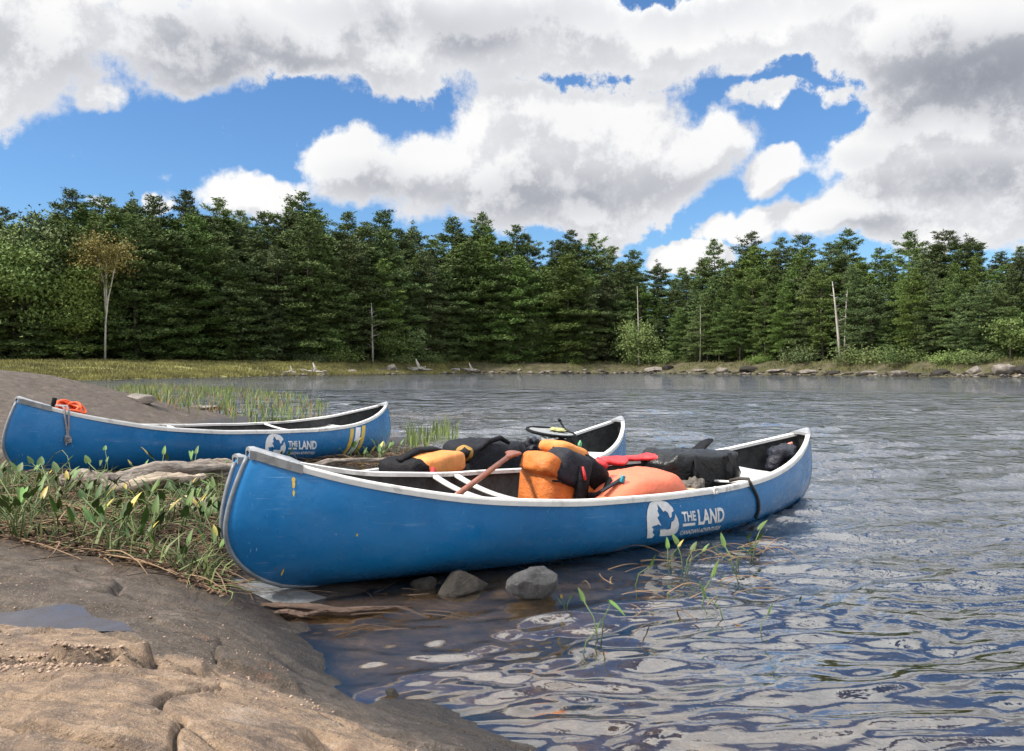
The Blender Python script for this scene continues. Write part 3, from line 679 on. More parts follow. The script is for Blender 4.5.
def leafy(seed,h,rx,zc,mat,bark,name,ncl=60,per=160,lf=.16,stems=None,r0=.1,limbs=True):
    rg=np.random.default_rng(seed); root=empty(name); tr=MB(); 
    tr_paths=stems or [[(0,0,-.4),(.05,.02,h*.4),(-.1,.05,h*.8)]]
    for p in tr_paths:
        p=[np.array(q,float) for q in p]; tr.tube(p,[r0*(1-i/(len(p)+.3)) for i in range(len(p))],7)
    tips=[np.array(p[-1]) for p in tr_paths]; Cs=[]
    for i in range(ncl):
        v=rg.normal(size=3); v/=np.linalg.norm(v); q=np.array([v[0]*rx,v[1]*rx,v[2]*(h-zc)])*rg.random()**.35+np.array([0,0,zc])
        if q[2]<.1: q[2]=.1+rg.random()*.3
        if limbs and i%3==0:
            tp=tips[i%len(tips)]; b=tp*.75+np.array([0,0,0]); tr.tube([b*(q[2]/max(b[2],q[2],.01))**.5*.6,(b*.5+q*.5),q],[r0*.3,r0*.18,.01],4,False)
        n=per; s=rx*(.16+.16*rg.random()); Cs.append(q+rg.normal(size=(n,3))*[s,s,s*.6])
    C=np.concatenate(Cs); D=rg.normal(size=C.shape); D[:,2]-=.3
    V,Fc=tufts(C,D,lf*(.7+.6*rg.random(len(C))),lf*.42,rg)
    tr.build('trunk',bark,root); mesh_np('crown',V,Fc,mat,root); reg(root); root['h']=h; return root
PROTO=[]
for i,(h,z0,rm,fl,de,gp) in enumerate([(20,3.5,3.5,0,1,.0),(21,5,3.2,0,.95,.1),(19,1.0,3.9,0,1.1,0),(22,7,3.6,1,1,.12),(18,.8,3.0,0,1.1,0),(20,6,2.9,1,.9,.15),(17,.6,3.6,0,1.15,.05),(21,8,3.0,0,1,.2)]):
    PROTO.append(pine(100+i,h,z0,rm,fl,de,gp))
for i,(h,z0,rm,fl,de,gp) in enumerate([(19,2,3.9,1,1,.1),(20,4,3.2,1,1.05,.2),(16,.6,3.3,0,1.2,.1),(21,6,3.7,1,.9,.25)]):
    PROTO.append(pine(150+i,h,z0,rm,fl,de,gp))
USED=set()
def place_tree(pi,x,y,h,rz,label,group,sx=1.0):
    p=PROTO[pi]
    if pi not in USED: o=p; USED.add(pi)
    else: o=copy_tree(p)
    s=h/p['h']; o.location=(x,y,gz(x,y)-.1); o.scale=(s*sx,s*sx,s); o.rotation_euler=(rg.normal()*.022,rg.normal()*.022,rz)
    tag(o,label,'tree',group); return o
def shore_at(px): 
    a=math.atan((px-CX)/F); r,w=shore(np.array([a])); return float(r[0]),float(w[0]),a
SKY_T=[(-60,205,'tall white pine at the far left edge of the forest skyline'),(8,210,'dark pine top breaking the skyline at the left edge of the photo'),(75,190,'tall broad topped white pine, highest on the left skyline, beside a small white cloud'),(105,197,'white pine peeking over the golden birch on the skyline'),(134,196,'narrow white pine on the skyline just right of the golden birch'),
 (160,196,'short topped white pine on the skyline between two taller ones left of centre'),(186,190,'dense pointed white pine that tops the skyline above the marsh'),(217,200,'slim white pine on the skyline in front of the low white cloud'),(238,212,'low rounded pine top on the skyline under the low white cloud'),(262,213,'bushy pine top at the right end of the low white cloud'),
 (292,203,'tall pine with ragged upswept top left of the pale dead snag'),(306,195,'tallest pine of the middle forest, double peaked with its left neighbour'),(346,213,'flat topped pine on the skyline right of the double peak'),(384,211,'broad round topped white pine above the pale dead snag'),(415,224,'small pine top in the dip of the skyline right of the broad round pine'),
 (450,217,'white pine with loose open top above the packs in the middle canoe'),(482,214,'tall dark pine on the skyline above the orange backpack side'),(512,227,'pine top with a thin spire above the dirt landing'),(527,238,'low pine top in a notch of the skyline left of centre'),(553,240,'slender pine top on the skyline above the landing net'),(575,231,'pointed dark pine standing higher than its neighbours near the middle'),
 (592,235,'twin of the pointed pine, with a bushier top, near the middle'),(612,246,'short pine top left of the low bright cloud'),(636,251,'pine top under the left edge of the low bright cloud'),(660,262,'low pine top in front of the low bright cloud'),(682,268,'lowest pine top of the skyline, at the right of the low bright cloud'),(716,240,'tall pine at the right side of the gap with the low bright cloud'),
 (746,234,'dark pine with wide upper limbs, right of the skyline gap'),(781,240,'pine with a spreading top above the stern of the nearest canoe'),(803,236,'thin topped pine next to the spreading one above the nearest stern'),(845,231,'large dark pine standing over the leaning pale trunk'),(880,249,'lower pine top between the large dark pine and the twin pines at right'),(908,232,'big twin topped pine on the right skyline'),
 (945,231,'pine with two upswept arms on the right skyline'),(970,236,'pine leaning its top to the right near the right edge'),(1000,253,'low pine top near the right edge of the photo'),(1022,248,'pine cut by the right edge of the photo'),(1075,240,'tall pine beyond the right edge of the picture')]
rg=np.random.default_rng(3)
for i,(px,yt,lab) in enumerate(SKY_T):
    r,w,a=shore_at(px); d=(r+w+10+6*rg.random()); x,y=math.sin(a)*d,math.cos(a)*d
    zt=H+(HY-yt)/F*y; h=zt-gz(x,y)+.3
    place_tree([3,8,5,11,7,9,1,8,3,11][i%10],x,y,h,rg.random()*6.28,lab,None,1.25 if h<17 else 1.12)
sk_x=np.array([s[0] for s in SKY_T]); sk_y=np.array([s[1] for s in SKY_T])
ZN0=[(-200,'beyond the left edge'),(60,'at the far left behind the marsh'),(190,'behind the marsh around the golden birch'),(330,'between the golden birch and the grey snag'),(470,'right of the grey snag, above the middle canoe'),(600,'behind the dirt landing in the middle'),(720,'around the bare pale pole'),(860,'around the leaning white trunk'),(980,'behind the rocky bank at right'),(9999,'at the right edge of the shore')]
ROW=[('front','full green pine with low limbs'),('second','slim pine of the shaded second row'),('third','tall dark pine in the third row')]
cnt=0
ZN=[(-220,'far beyond the left edge'),(0,'beyond the left edge'),(75,'behind the far left marsh'),(150,'around the golden birch'),(230,'right of the golden birch'),(360,'left of the grey snag'),(470,'right of the grey snag'),(600,'behind the dirt landing'),(690,'around the bare pale pole'),(800,'left of the leaning white trunk'),(900,'right of the leaning white trunk'),(985,'behind the right boulders'),(1040,'at the right edge'),(9999,'beyond the right edge')]
ORD=['first','second','third','fourth','fifth','sixth','seventh','eighth','ninth','tenth','eleventh','twelfth','thirteenth','fourteenth','fifteenth','sixteenth','seventeenth','eighteenth','nineteenth','twentieth']+['twenty '+q for q in ('first','second','third','fourth','fifth','sixth','seventh','eighth','ninth')]+['thirtieth']*40; OC={}
for row,(off,sp,dy) in enumerate([(1.0,17,(40,22)),(5.0,17,(34,18)),(8.5,20,(14,10))]):
    px=-420+row*7
    while px<1230:
        r,w,a=shore_at(px); d=r+w*.92+off+rg.random()*2.5; x,y=math.sin(a)*d,math.cos(a)*d
        yt=np.interp(px,sk_x,sk_y)+dy[0]*(.45+rg.random())+ (0 if rg.random()<.8 else dy[1])
        h=H+(HY-yt)/F*y-gz(x,y)
        zn=[z for b,z in ZN if px<b][0]
        nm,ds=ROW[row]
        pi=int(rg.choice([2,4,6,0,8,10,10,9])) if row==0 else int(rg.choice([0,1,5,4,3,8,9,10])) if row==1 else int(rg.choice([2,4,6,0,3,8,10]))
        skip=row==0 and (abs(px-105)<19 or abs(px-373)<10 or abs(px-838)<11 or abs(px-638)<12)
        if not skip:
            place_tree(pi,x,y,max(6,h),rg.random()*6.28,'%s from left of the %s row pines %s'%(ORD[OC.setdefault((nm,zn),0)],nm,zn),'%s row pines of the forest wall'%nm,1.08+.30*rg.random()); cnt+=1; OC[(nm,zn)]+=1
        px+=sp*(.65+.7*rg.random())*(115/max(d,70))**.5
print('trees',cnt+len(SKY_T))
# small trees and shrubs in front of the wall
def shore_pt(px,off):
    r,w,a=shore_at(px); d=r+off; return math.sin(a)*d,math.cos(a)*d
def put(o,x,y,h,label,cat,group=None,rz=0):
    s=h/o['h'] if 'h' in o else 1; o.location=(x,y,gz(x,y)-.05); o.scale=(s,s,s); o.rotation_euler=(0,0,rz); tag(o,label,cat,group); return o
def _r(): pass
B1=leafy(31,6,3.2,2.9,M_BUSH,M_BARK,'bushy_tree',60,150,.26)
B2=leafy(32,4.5,1.7,2.9,M_BUSH,M_BARK,'small_tree',26,90,.24)
S1=leafy(33,1.5,1.5,.5,M_BUSH,M_BARK,'shrub',26,80,.13,r0=.03)
D1=leafy(35,13,3.4,8.2,M_BUSH,M_BARK,'broadleaf_tree',90,150,.30,stems=[[(0,0,-.4),(.2,.1,5),(-.2,.1,10)],[(.1,0,3.5),(1.2,.3,7),(1.8,.2,10)]],r0=.16)
for i,(px,of,h,lab) in enumerate([(22,38,15,'yellow green broadleaf tree at the far left before the pines'),(52,40,17,'tall yellow green broadleaf tree left of the golden birch'),(78,36,12,'low broadleaf tree directly left of the golden birch'),(168,36,13,'broadleaf tree right of the golden birch'),(540,9,8,'small broadleaf tree at the dirt landing')]):
    x,y=shore_pt(px,of); o=D1 if i==0 else copy_tree(D1); put(o,x,y,h,lab,'tree',rz=i*1.7)
x,y=shore_pt(636,7); put(B1,x,y,6.6,'round bushy green tree at the waterline below the bare pale pole','tree')
for px,h,of,lab in [(388,5.0,9,'small yellow green tree just right of the grey dead snag'),(412,5.2,9,'small yellow green tree with a leaning thin trunk, second right of the snag'),(1010,4.6,6,'small green tree on the rocky bank by the right edge')]:
    x,y=shore_pt(px,of); o=B2 if px==388 else copy_tree(B2); put(o,x,y,h,lab,'tree',rz=px)
sh=[(315,13,'yellow green shrub on the low bank left of the grey snag'),(344,12,'rounded shrub beside the white stump on the grassy bank'),(395,9,'low shrub under the two small yellow green trees'),(430,9,'shrub on the bank right of the small yellow green trees'),(500,8,'low shrub left of the brown dirt landing'),(572,8,'bright green shrub right of the brown dirt landing'),(660,7,'low shrub right of the round bushy tree'),
    (760,7,'shrub on the shaded bank above the nearest stern'),(800,7,'low shrub left of the leaning white trunk'),(868,6,'green shrub right of the leaning white trunk'),(905,6,'wide shrub in the middle of the right bank'),(950,5.5,'olive shrub above the pale ledge at right'),(985,6,'green shrub left of the grey boulders at the right edge'),(30,40,'shrub at the foot of the forest far left'),(150,40,'shrub at the foot of the forest behind the marsh'),(240,28,'shrub where the marsh meets the pines')]
for i,(px,of,lab) in enumerate(sh):
    x,y=shore_pt(px,of); o=S1 if i==0 else copy_tree(S1); put(o,x,y,1.3+1.1*rg.random(),lab,'shrub',rz=i*1.3); o.scale[0]*=1.3+.6*rg.random()
# birch with forked pale trunk and golden crown
r,w,a=shore_at(105); d=r+w-5.0; x,y=math.sin(a)*d,math.cos(a)*d
m=F/y
hb=H+(HY-232)/F*y-gz(x,y)
BT=leafy(41,hb,3.0,hb-3.0,M_GOLD,M_BIRCH,'birch_tree',46,80,.26,limbs=False,stems=[[(0,0,-.4),(.1,0,4.5),(.35,.1,7.2),(1.3,.1,11.5),(1.7,0,hb-2)],[(.15,0,5.8),(-.1,.1,9),(-.9,.1,12),(-1.3,0,hb-2.2)],[(.2,0,6.5),(.1,.2,11),(.3,.3,hb-1.5)]],r0=.13)
put(BT,x,y,hb,'pale forked birch with a golden crown, standing before the dark pines at left','tree')
def snag(px,yb,yt,off,pts,r0,label,br=10,seed=1):
    r,w,a=shore_at(px); d=r+off; x,y=math.sin(a)*d,math.cos(a)*d; rgx=np.random.default_rng(seed)
    z0=H+(HY-yb)/F*y; g0=gz(x,y); hh=H+(HY-yt)/F*y-g0
    mb=MB(); P=[Vector((p[0]*y/F,0,p[1]*hh)) for p in pts]; P[0].z=-.4
    mb.tube(P,[r0*(1-.8*i/(len(P)-1)) for i in range(len(P))],7)
    for i in range(br):
        t=.2+.75*rgx.random(); q=P[0].lerp(P[-1],t); q.x=np.interp(q.z,[p.z for p in P],[p.x for p in P]); aa=rgx.random()*6.28; L=(1-t)*1.6+.3
        e=q+Vector((math.cos(aa)*L,math.sin(aa)*L,L*(.2+.3*rgx.random()))); mb.tube([q,q.lerp(e,.5)+Vector((0,0,-.05)),e],[r0*.22,r0*.15,.012],4,False)
    root=empty('dead_tree',(x,y,g0)); tag(root,label,'dead tree'); mb.build('trunk',M_SNAG,root); return root
snag(373,352,303,9,[(0,0),(-.5,.4),(-1,.8),(-1.5,1)],.16,'pale grey dead snag with fine bare twigs left of the small yellow green trees',26,3)
snag(638,328,286,4.5,[(1,0),(.5,.4),(-.4,.8),(-1,1)],.15,'bare pale pole of a dead tree rising behind the round bushy tree',4,4)
snag(838,352,282,6,[(3,0),(0,.35),(-3,.7),(-6,1)],.24,'leaning white dead trunk in front of the dark pines at right',7,5)
snag(846,350,290,7,[(-2,0),(-1,.4),(0,.8),(1,1)],.13,'thin dark dead trunk with twigs right of the leaning white one',16,6)
snag(700,352,305,7,[(0,0),(.5,.5),(0,1)],.09,'thin grey dead pole in the shaded woods above the black pack',12,8)
# shoreline stones, stumps, ledges
def boulder(name,c,d,mat,seed,label,group=None,freq=None,rz=0,cat='rock'):
    mb=MB(); mb.ball((0,0,0),d,None,.85,.85,40,24,amp=.42*min(d),freq=freq or 2.2/max(d),seed=seed,creases=.5)
    rr_=random.Random(seed); D3=Vector((d[0]/2,d[1]/2,d[2]/2)); V=[Vector((v[0]/D3.x,v[1]/D3.y,v[2]/D3.z)) for v in mb.v]
    for _ in range(13):
        n_=Vector((rr_.gauss(0,1),rr_.gauss(0,1),rr_.gauss(0,.8))).normalized(); h_=rr_.uniform(.60,.86)
        for v in V:
            q=v.dot(n_)
            if q>h_: v-=n_*(q-h_)*.92
    mb.v=[(v.x*D3.x+.006*d[0]*mnoise.noise(v*5),v.y*D3.y,v.z*D3.z+.02*d[2]*mnoise.noise(v*6)) for v in V]
    o=mb.build(name,mat,smooth=False); o.location=c; o.rotation_euler=(0,0,rz); return tag(o,label,cat,group)
bs=[(225,39,1.0,.55,'small tan boulder alone on the marsh grass at left'),(274,3,.7,.4,'pale stone near the left end of the stony bank'),(285,3,.8,.45,'pale stone next to the tan one left of the white stump'),(325,3,.9,.5,'flat pale stone right of the white stump'),(352,3,1.3,.7,'grey stone below the grassy bank under the snag'),(392,4,1.6,1.5,'upright pale boulder on the bank below the small trees'),(414,2.5,1.5,.8,'grey stone beside the beached root below the two small trees'),
    (519,2,.9,.5,'grey stone left of the dirt landing'),(548,1.5,2.0,.35,'flat pale slab at the foot of the dirt landing'),(585,2,1.0,.6,'round stone right of the dirt landing'),(600,2,.8,.4,'small stone below the bright green shrub'),(655,2,3.4,.9,'long grey ledge right of the round bushy tree'),(668,3,2.2,1.0,'grey boulder on top of the long ledge'),(700,2,1.8,.6,'low brown ledge above the black pack'),
    (722,2,2.2,.9,'grey boulder left of the nearest canoe stern'),(750,2,3.0,1.3,'large grey outcrop above the nearest canoe stern'),(776,2,2.4,.6,'low ledge just right of the nearest stern'),(808,1.5,3.0,.8,'brown ledge below the leaning white trunk'),(835,1.5,2.0,.5,'small ledge right below the leaning white trunk'),(870,1.5,2.6,.5,'pinkish low ledge on the right bank'),(900,1.5,2.2,.6,'dark ledge in the middle of the right bank'),
    (940,1.5,2.0,.8,'grey boulder on the right bank'),(975,2,1.8,1.3,'tall grey boulder left of the last outcrop'),(1003,2,2.6,1.5,'grey outcrop cut by the right edge'),(1024,2,2.0,1.2,'boulder at the right edge of the shore'),(455,2,1.8,.9,'dark stone left of the dirt landing by the water'),(470,2,2.2,.9,'broad dark boulder at the water left of the dirt landing')]
for i,(px,of,wd,ht,lab) in enumerate(bs):
    x,y=shore_pt(px,of); boulder('boulder',(x,y,gz(x,y)+ht*.15),(wd,wd*.8,ht),M_STONE_P if i%3 else M_STONE_D if i>11 else M_STONE_P,200+i,lab,rz=0)
def stump(px,of,s,label,seed):
    x,y=shore_pt(px,of); mb=MB(); rs=np.random.default_rng(seed)
    mb.tube([(0,0,-.2),(.1*s,0,.4*s),(-.1*s,0,.9*s)],[.22*s,.13*s,.03*s],7)
    for i in range(9):
        a=rs.random()*6.28; L=s*(.6+.6*rs.random()); mb.tube([(0,0,.15*s),(math.cos(a)*L*.5,math.sin(a)*L*.5,.3*s*rs.random()),(math.cos(a)*L,math.sin(a)*L,.5*s*rs.random()-.1)],[.12*s,.07*s,.02*s],5)
    o=mb.build('tree_stump',M_SNAG,loc=(x,y,gz(x,y))); tag(o,label,'stump')
stump(314,3,1.5,'white weathered stump with roots on the stony bank left of the grey snag',1)
stump(291,3,1.0,'small white root stub left of the weathered stump',2)
stump(417,3,1.9,'beached grey tree root at the waterline below the two small trees',3)
stump(248,35,1.4,'small pale stub sticking out of the marsh grass',4)
stump(470,2,1.4,'tangled dark root on the stones left of the dirt landing',5)
# ---- grasses (stuff)
def blades(name,pts,h,mat,wd,label,cat,seed=1,lean=.25,nseg=2):
    rs=np.random.default_rng(seed); n=len(pts); P=np.asarray(pts); hh=h*(.5+.7*rs.random(n)) if np.isscalar(h) else h
    a=rs.random(n)*6.28; s=np.stack([np.cos(a),np.sin(a),0*a],1)*(wd*(.6+.7*rs.random(n)))[:,None]
    b=rs.random(n)*6.28; l=np.stack([np.cos(b),np.sin(b),0*b],1)*(hh*lean*rs.random(n)*1.5)[:,None]; up=np.stack([0*a,0*a,hh],1)
    V=np.stack([P-s,P+s,P+up*.6+l*.35+s*.8,P+up*.6+l*.35-s*.8,P+up+l],1)
    V=V.reshape(-1,3); i=np.arange(n)*5
    T=np.concatenate([np.stack([i,i+1,i+2],1),np.stack([i,i+2,i+3],1),np.stack([i+3,i+2,i+4],1)])
    o=mesh_np(name,V,T,mat); return tag(o,label,cat,kind='stuff')
rs=np.random.default_rng(9)
def scat_marsh():
    n=120000; px=rs.uniform(-480,470,n); a=np.arctan((px-CX)/F); R_,w=shore(a); t=rs.random(n)**1.3*w*1.02+.1
    r=R_+t; x=r*np.sin(a); y=r*np.cos(a); keep=fbm(x*.15,y*.4,3,50)>-.35; x,y=x[keep],y[keep]
    return np.stack([x,y,G(x,y,False)-.03],1)
blades('marsh_grass',scat_marsh(),.30,M_MARSH,.035,'yellow green marsh grass along the far left shore','marsh grass',2)
def scat_bank():
    n=26000; px=rs.uniform(440,1120,n); a=np.arctan((px-CX)/F); R_,w=shore(a); t=2.0+rs.random(n)*(w+1)
    r=R_+t; x=r*np.sin(a); y=r*np.cos(a); keep=(fbm(x*.2,y*.4,3,51)>.0)&~((px>525)&(px<566)); x,y=x[keep],y[keep]
    return np.stack([x,y,G(x,y,False)-.03],1)
M_BANKG=simple('bank_grass',(.10,.105,.032),.85,.5,.5)
blades('bank_grass',scat_bank(),.38,M_BANKG,.03,'low olive grass on the shaded far bank','grass',3)
def scat_reed(n,lim,seed,poly,jit=0):
    x=rs.uniform(min(p[0] for p in poly),max(p[0] for p in poly),n*4); y=rs.uniform(min(p[1] for p in poly),max(p[1] for p in poly),n*4)
    k=(polysd(poly,x,y)>0)&(fbm(x*1.3,y*1.0,3,seed)>lim); x,y=x[k][:n],y[k][:n]; return np.stack([x,y,np.maximum(G(x,y,False),-.02)-.02],1)
RP=PW([(150,424),(120,396),(105,388),(160,386),(240,390),(300,398),(330,408),(318,418),(250,424)],0)
pts=scat_reed(3800,.06,60,RP)
blades('sedge',pts,.33,M_REED,.011,'green sedge growing in the water behind the left canoe','sedge',4,.35)
blades('brown_sedge',scat_reed(2400,.08,61,RP),.24,M_REEDB,.010,'brown dead sedge low among the green sedge behind the left canoe','sedge',5,.6)
RP2=PW([(396,448),(412,436),(425,432),(450,434),(462,441),(430,449)],0)
blades('sedge',scat_reed(120,.0,62,RP2),.33,M_REED,.010,'small clump of green sedge in the water right of the left canoe','sedge',6,.35)
def shore_stones(seed,n,p0,p1,mat,label,smax):
    rs_=np.random.default_rng(seed); px=rs_.uniform(p0,p1,n); a=np.arctan((px-CX)/F); R_,w=shore(a); r=R_+np.abs(rs_.normal(0,1.0,n))+.05
    x=r*np.sin(a); y=r*np.cos(a); z=G(x,y,False); bb=np.array([(1,0,0),(-1,0,0),(0,1,0),(0,-1,0),(0,0,.8),(0,0,-.8),(.7,.7,.3),(-.7,.6,.35),(.6,-.7,.4),(-.6,-.7,.3)],float)
    fc=np.array([(0,6,4),(6,2,4),(2,7,4),(7,1,4),(1,9,4),(9,3,4),(3,8,4),(8,0,4),(0,2,6),(2,1,7),(1,3,9),(3,0,8),(2,0,5),(1,2,5),(3,1,5),(0,3,5)])
    s=(smax*(.25+.75*rs_.random(n)**2.5))[:,None,None]; V=bb[None]*s*(.7+.6*rs_.random((n,10,1)))*np.array([1.3,1,.7]); c,sn=np.cos(px)[:,None],np.sin(px)[:,None]
    V=np.stack([V[...,0]*c-V[...,1]*sn,V[...,0]*sn+V[...,1]*c,V[...,2]],-1)+np.stack([x,y,z],1)[:,None,:]
    o=mesh_np('shore_stones',V.reshape(-1,3),(fc[None]+np.arange(n)[:,None,None]*10).reshape(-1,3),mat); tag(o,label,'stones',kind='stuff')
shore_stones(1,160,440,1120,M_STONE_P,'small grey stones strewn along the waterline of the far right shore',.42)
shore_stones(2,300,440,1120,M_STONE_D,'dark wet stones strewn along the waterline of the far right shore',.5)
shore_stones(3,120,262,470,M_STONE_P,'pale small stones strewn along the far middle shore',.38)
# ---------------------------------------------------------------- canoes
def sheet(polys,cx=.03,fn=None):
    bm=bmesh.new()
    for p in polys:
        vs=[bm.verts.new((q[0],q[1],0)) for q in p]; bm.faces.new(vs)
    bmesh.ops.triangulate(bm,faces=bm.faces); return cut(bm,cx)
def cut(bm,st=.03):
    xs=[v.co.x for v in bm.verts]; ys=[v.co.y for v in bm.verts]
    for ax,(a,b) in ((Vector((1,0,0)),(min(xs),max(xs))),(Vector((0,1,0)),(min(ys),max(ys)))):
        c=a+st
        while c<b:
            bmesh.ops.bisect_plane(bm,geom=bm.verts[:]+bm.edges[:]+bm.faces[:],plane_co=ax*c,plane_no=ax); c+=st
    return bm
def wrap(bm,name,mat,parent,tr,off=.003):
    P=np.array([tr(v.co.x,v.co.y) for v in bm.verts]); Q=c_xz(P[:,0],P[:,1],-1,off)
    for v,q in zip(bm.verts,Q): v.co=q
    me=bpy.data.meshes.new(name); bm.to_mesh(me); bm.free(); me.materials.append(mat)
    o=bpy.data.objects.new(name,me); COL.objects.link(o); o.parent=parent; return o
def text_bm(parts):
    """parts: (string,x,y,height,width,weight,shear)"""
    bm=bmesh.new()
    for s,x,y,h,w,wt in parts:
        cu=bpy.data.curves.new('t','FONT'); cu.body=s; cu.size=1; cu.offset=wt; cu.resolution_u=3
        o=bpy.data.objects.new('t',cu); COL.objects.link(o); dg=bpy.context.evaluated_depsgraph_get(); me=bpy.data.meshes.new_from_object(o.evaluated_get(dg))
        co=np.array([v.co[:] for v in me.vertices]); mn=co.min(0); mx=co.max(0)
        for v in me.vertices: v.co=Vector(((v.co.x-mn[0])/(mx[0]-mn[0])*w+x,(v.co.y-mn[1])/(mx[1]-mn[1])*h+y,0))
        bm.from_mesh(me); bpy.data.objects.remove(o); bpy.data.meshes.remove(me)
    return bm
L1=[(48,535),(50,430),(62,350),(85,285),(120,230),(160,205),(210,202),(255,215),(282,255),(283,285),(262,300),(255,335),(240,348),(232,300),(215,285),(200,297),(190,270),(172,235),(165,278),(155,290),(162,325),(140,350),(150,380),(160,418),(140,405),(120,415),(105,395),(102,420),(85,430),(98,450),(88,480),(105,500),(92,530)]
L2=[(150,455),(180,448),(215,452),(235,442),(245,385),(262,372),(270,392),(276,350),(290,310),(302,350),(306,400),(303,440),(296,470),(280,497),(230,510),(150,516)]
def mark(root,M,ctl):
    """ctl: image points of emblem lower-left, emblem lower-right and top of emblem"""
    D=np.array([(48,500),(48,180),(737,285),(737,540),(300,440)],float)
    Q=np.array([c_inv(*ctl(x,y),M) for x,y in D]); A_=np.c_[D,np.ones(len(D))]; S_,_,_,_=np.linalg.lstsq(A_,Q,rcond=None)
    def tr(x,y): return (x*S_[0,0]+y*S_[1,0]+S_[2,0], x*S_[0,1]+y*S_[1,1]+S_[2,1])
    lv=lambda l:[(x,y+.12*(x-345)) for x,y in l]
    # the emblem, flattened onto the hull
    bm=sheet([lv(L1),lv(L2)],12); wrap(bm,'emblem',M_WHITE,root,tr)
    # baseline follows the rows of the photograph levelled in the hull frame
    bm=text_bm([('THE',343,-378,88,120,.032),('LAND',482,-424,142,258,.034),('CANADIAN ADVENTURES',325,-506,46,400,.022)])
    for v in bm.verts: v.co.y=-v.co.y
    pl=[(340,396),(452,396),(452,422),(340,422)]; vs=[bm.verts.new((q[0],q[1],0)) for q in pl]; bm.faces.new(vs)
    cut(bm,14); wrap(bm,'lettering',M_WHITE,root,tr)
def canoe(key,label,ctl=None,stripes=False,ropes=None):
    M=cmat(POSE[key]); root=empty('canoe',label=label,cat='canoe',group='blue canoes pulled up at the shore'); root.matrix_world=M
    us=np.concatenate([np.linspace(-1,-.9,9)[:-1],np.linspace(-.9,.9,56),np.linspace(.9,1,9)[1:]])
    th=np.linspace(0,np.pi/2,20)
    def shell(name,mat,inset,rz,us,rev):
        rows=[]
        for u in us:
            hf=c_hf(u,th); a=c_uh(u,hf,-1,inset,rz)[::-1]; b=c_uh(u,hf,1,inset,rz)[1:]
            a[-1,1]=0; rows.append(np.concatenate([a,b]))
        V=np.array(rows); n,m=V.shape[:2]; V=V.reshape(-1,3); Fc=gridfaces(n,m); 
        if rev: Fc=Fc[:,::-1]
        F2=[tuple(f) for f in Fc]
        mb=MB(); mb.v=[tuple(v) for v in V]; mb.f=F2
        if not rev: pass
        for e in (0,n-1):
            for j in range((m-1)//2): mb.f.append((e*m+j,e*m+j+1,e*m+m-2-j,e*m+m-1-j)) if j<(m-1)//2-1 else mb.f.append((e*m+j,e*m+j+1,e*m+m-1-j))
        return mb.build(name,mat,root)
    shell('hull',M_HULL,0,0,us,False)
    shell('hull_lining',M_LINING,.008,.012,us[3:-3],True)
    for s in (-1,1):
        rings=[]
        for u in us:
            x,b,zg=gun(u); prof=[(b+.011,-.030),(b+.013,-.006),(b+.009,.004),(b-.012,.006),(max(b-.026,.0),.002),(max(b-.026,.0),-.020),(max(b-.004,.0),-.022),(b+.004,-.031)]
            w=.004*math.sin(u*23+s); rings.append([(x,s*(y+w*.4),zg+z+w*.35) for y,z in prof])
        mb=MB(); mb.loft(rings); mb.build('gunwale',M_GUN,root,smooth=False)
    for s in (-1,1):
        rings=[]
        for u in np.linspace(.918 if s<0 else .955,1.006,9):
            uu=min(u,1); x,b,zg=gun(uu); x+=(u-uu)*2.4; hh=.018+(.0 if u<1 else -.004); b=b+.016; 
            r=[(-b,-.036),(-b-.002,.004),(-b*.7,hh),(0,hh+.006),(b*.7,hh),(b+.002,.004),(b,-.036),(b-.008,-.036),(b-.008,-.004),(0,.002),(-b+.008,-.004),(-b+.008,-.036)]
            rings.append([(s*x,y,zg+z) for y,z in r])
        mb=MB(); mb.loft(rings); mb.build('deck_plate',M_CAP,root,smooth=False)
        pts=[]
        for hf in np.linspace(0,.96,20): p=c_uh(s*1.0,hf,1); pts.append((p[0]+s*.002,0,p[2]))
        x0=pts[0][0]; pts=[(x0-s*.35,0,float(c_sec(.75)[2])-.002)]+pts
        mb=MB(); mb.tube(pts,[.012]*len(pts),8); mb.build('stem_band',M_BAND,root)
    for sx,wd in ((-.62,.24),(.63,.27)):
        mb=MB(); rings=[]
        for i in range(9):
            x=2.4*sx+(i/8-.5)*wd; u=x/2.3; n,b,zk,zg=c_sec(u); z=zg-.12; p=c_xz(np.array([x]),np.array([z]),1)[0]; yy=p[1]-.012; e=.012 if i in(0,8) else 0
            rings.append([(x,-yy,z+e),(x,-yy*.6,z+e-.008),(x,0,z+e-.012),(x,yy*.6,z+e-.008),(x,yy,z+e),(x,yy,z-.014),(x,0,z-.028),(x,-yy,z-.014)])
        mb.loft(rings); mb.build('seat',M_SEAT,root)
    for tx in ((-1.02,-.84,.95) if key=='A' else (-.55,.75)):
        x=tx; u=x/2.4; n,b,zk,zg=c_sec(u); mb=MB(); rings=[]
        for i in range(13):
            q=-1+2*i/12; y=q*(b-.02); z=zg-.018-.055*(1-q*q); rings.append([(x-.024,y,z),(x+.024,y,z),(x+.020,y,z+.014),(x-.020,y,z+.014)])
        mb.loft(rings); mb.build('thwart',M_SEAT,root)
    if ctl: mark(root,M,ctl)
    if stripes:
        for (p0,p1),m in [((350,353.5),M_YELL),((355.3,360.3),M_WHITE),((361.5,364.8),M_YELL)]:
            a=c_inv(p0,432,M)[0]; b=c_inv(p1,432,M)[0]; n,_,zk,zg=c_sec(a/2.35)
            bm=sheet([[(a,.0),(b,.0),(b,10.0),(a,10.0)]],.5); zz0=.10; zz1=float(zg)-.045
            wrap(bm,'stripe',m,root,lambda x,y:(x,zz0+(zz1-zz0)*y/10),.0025)
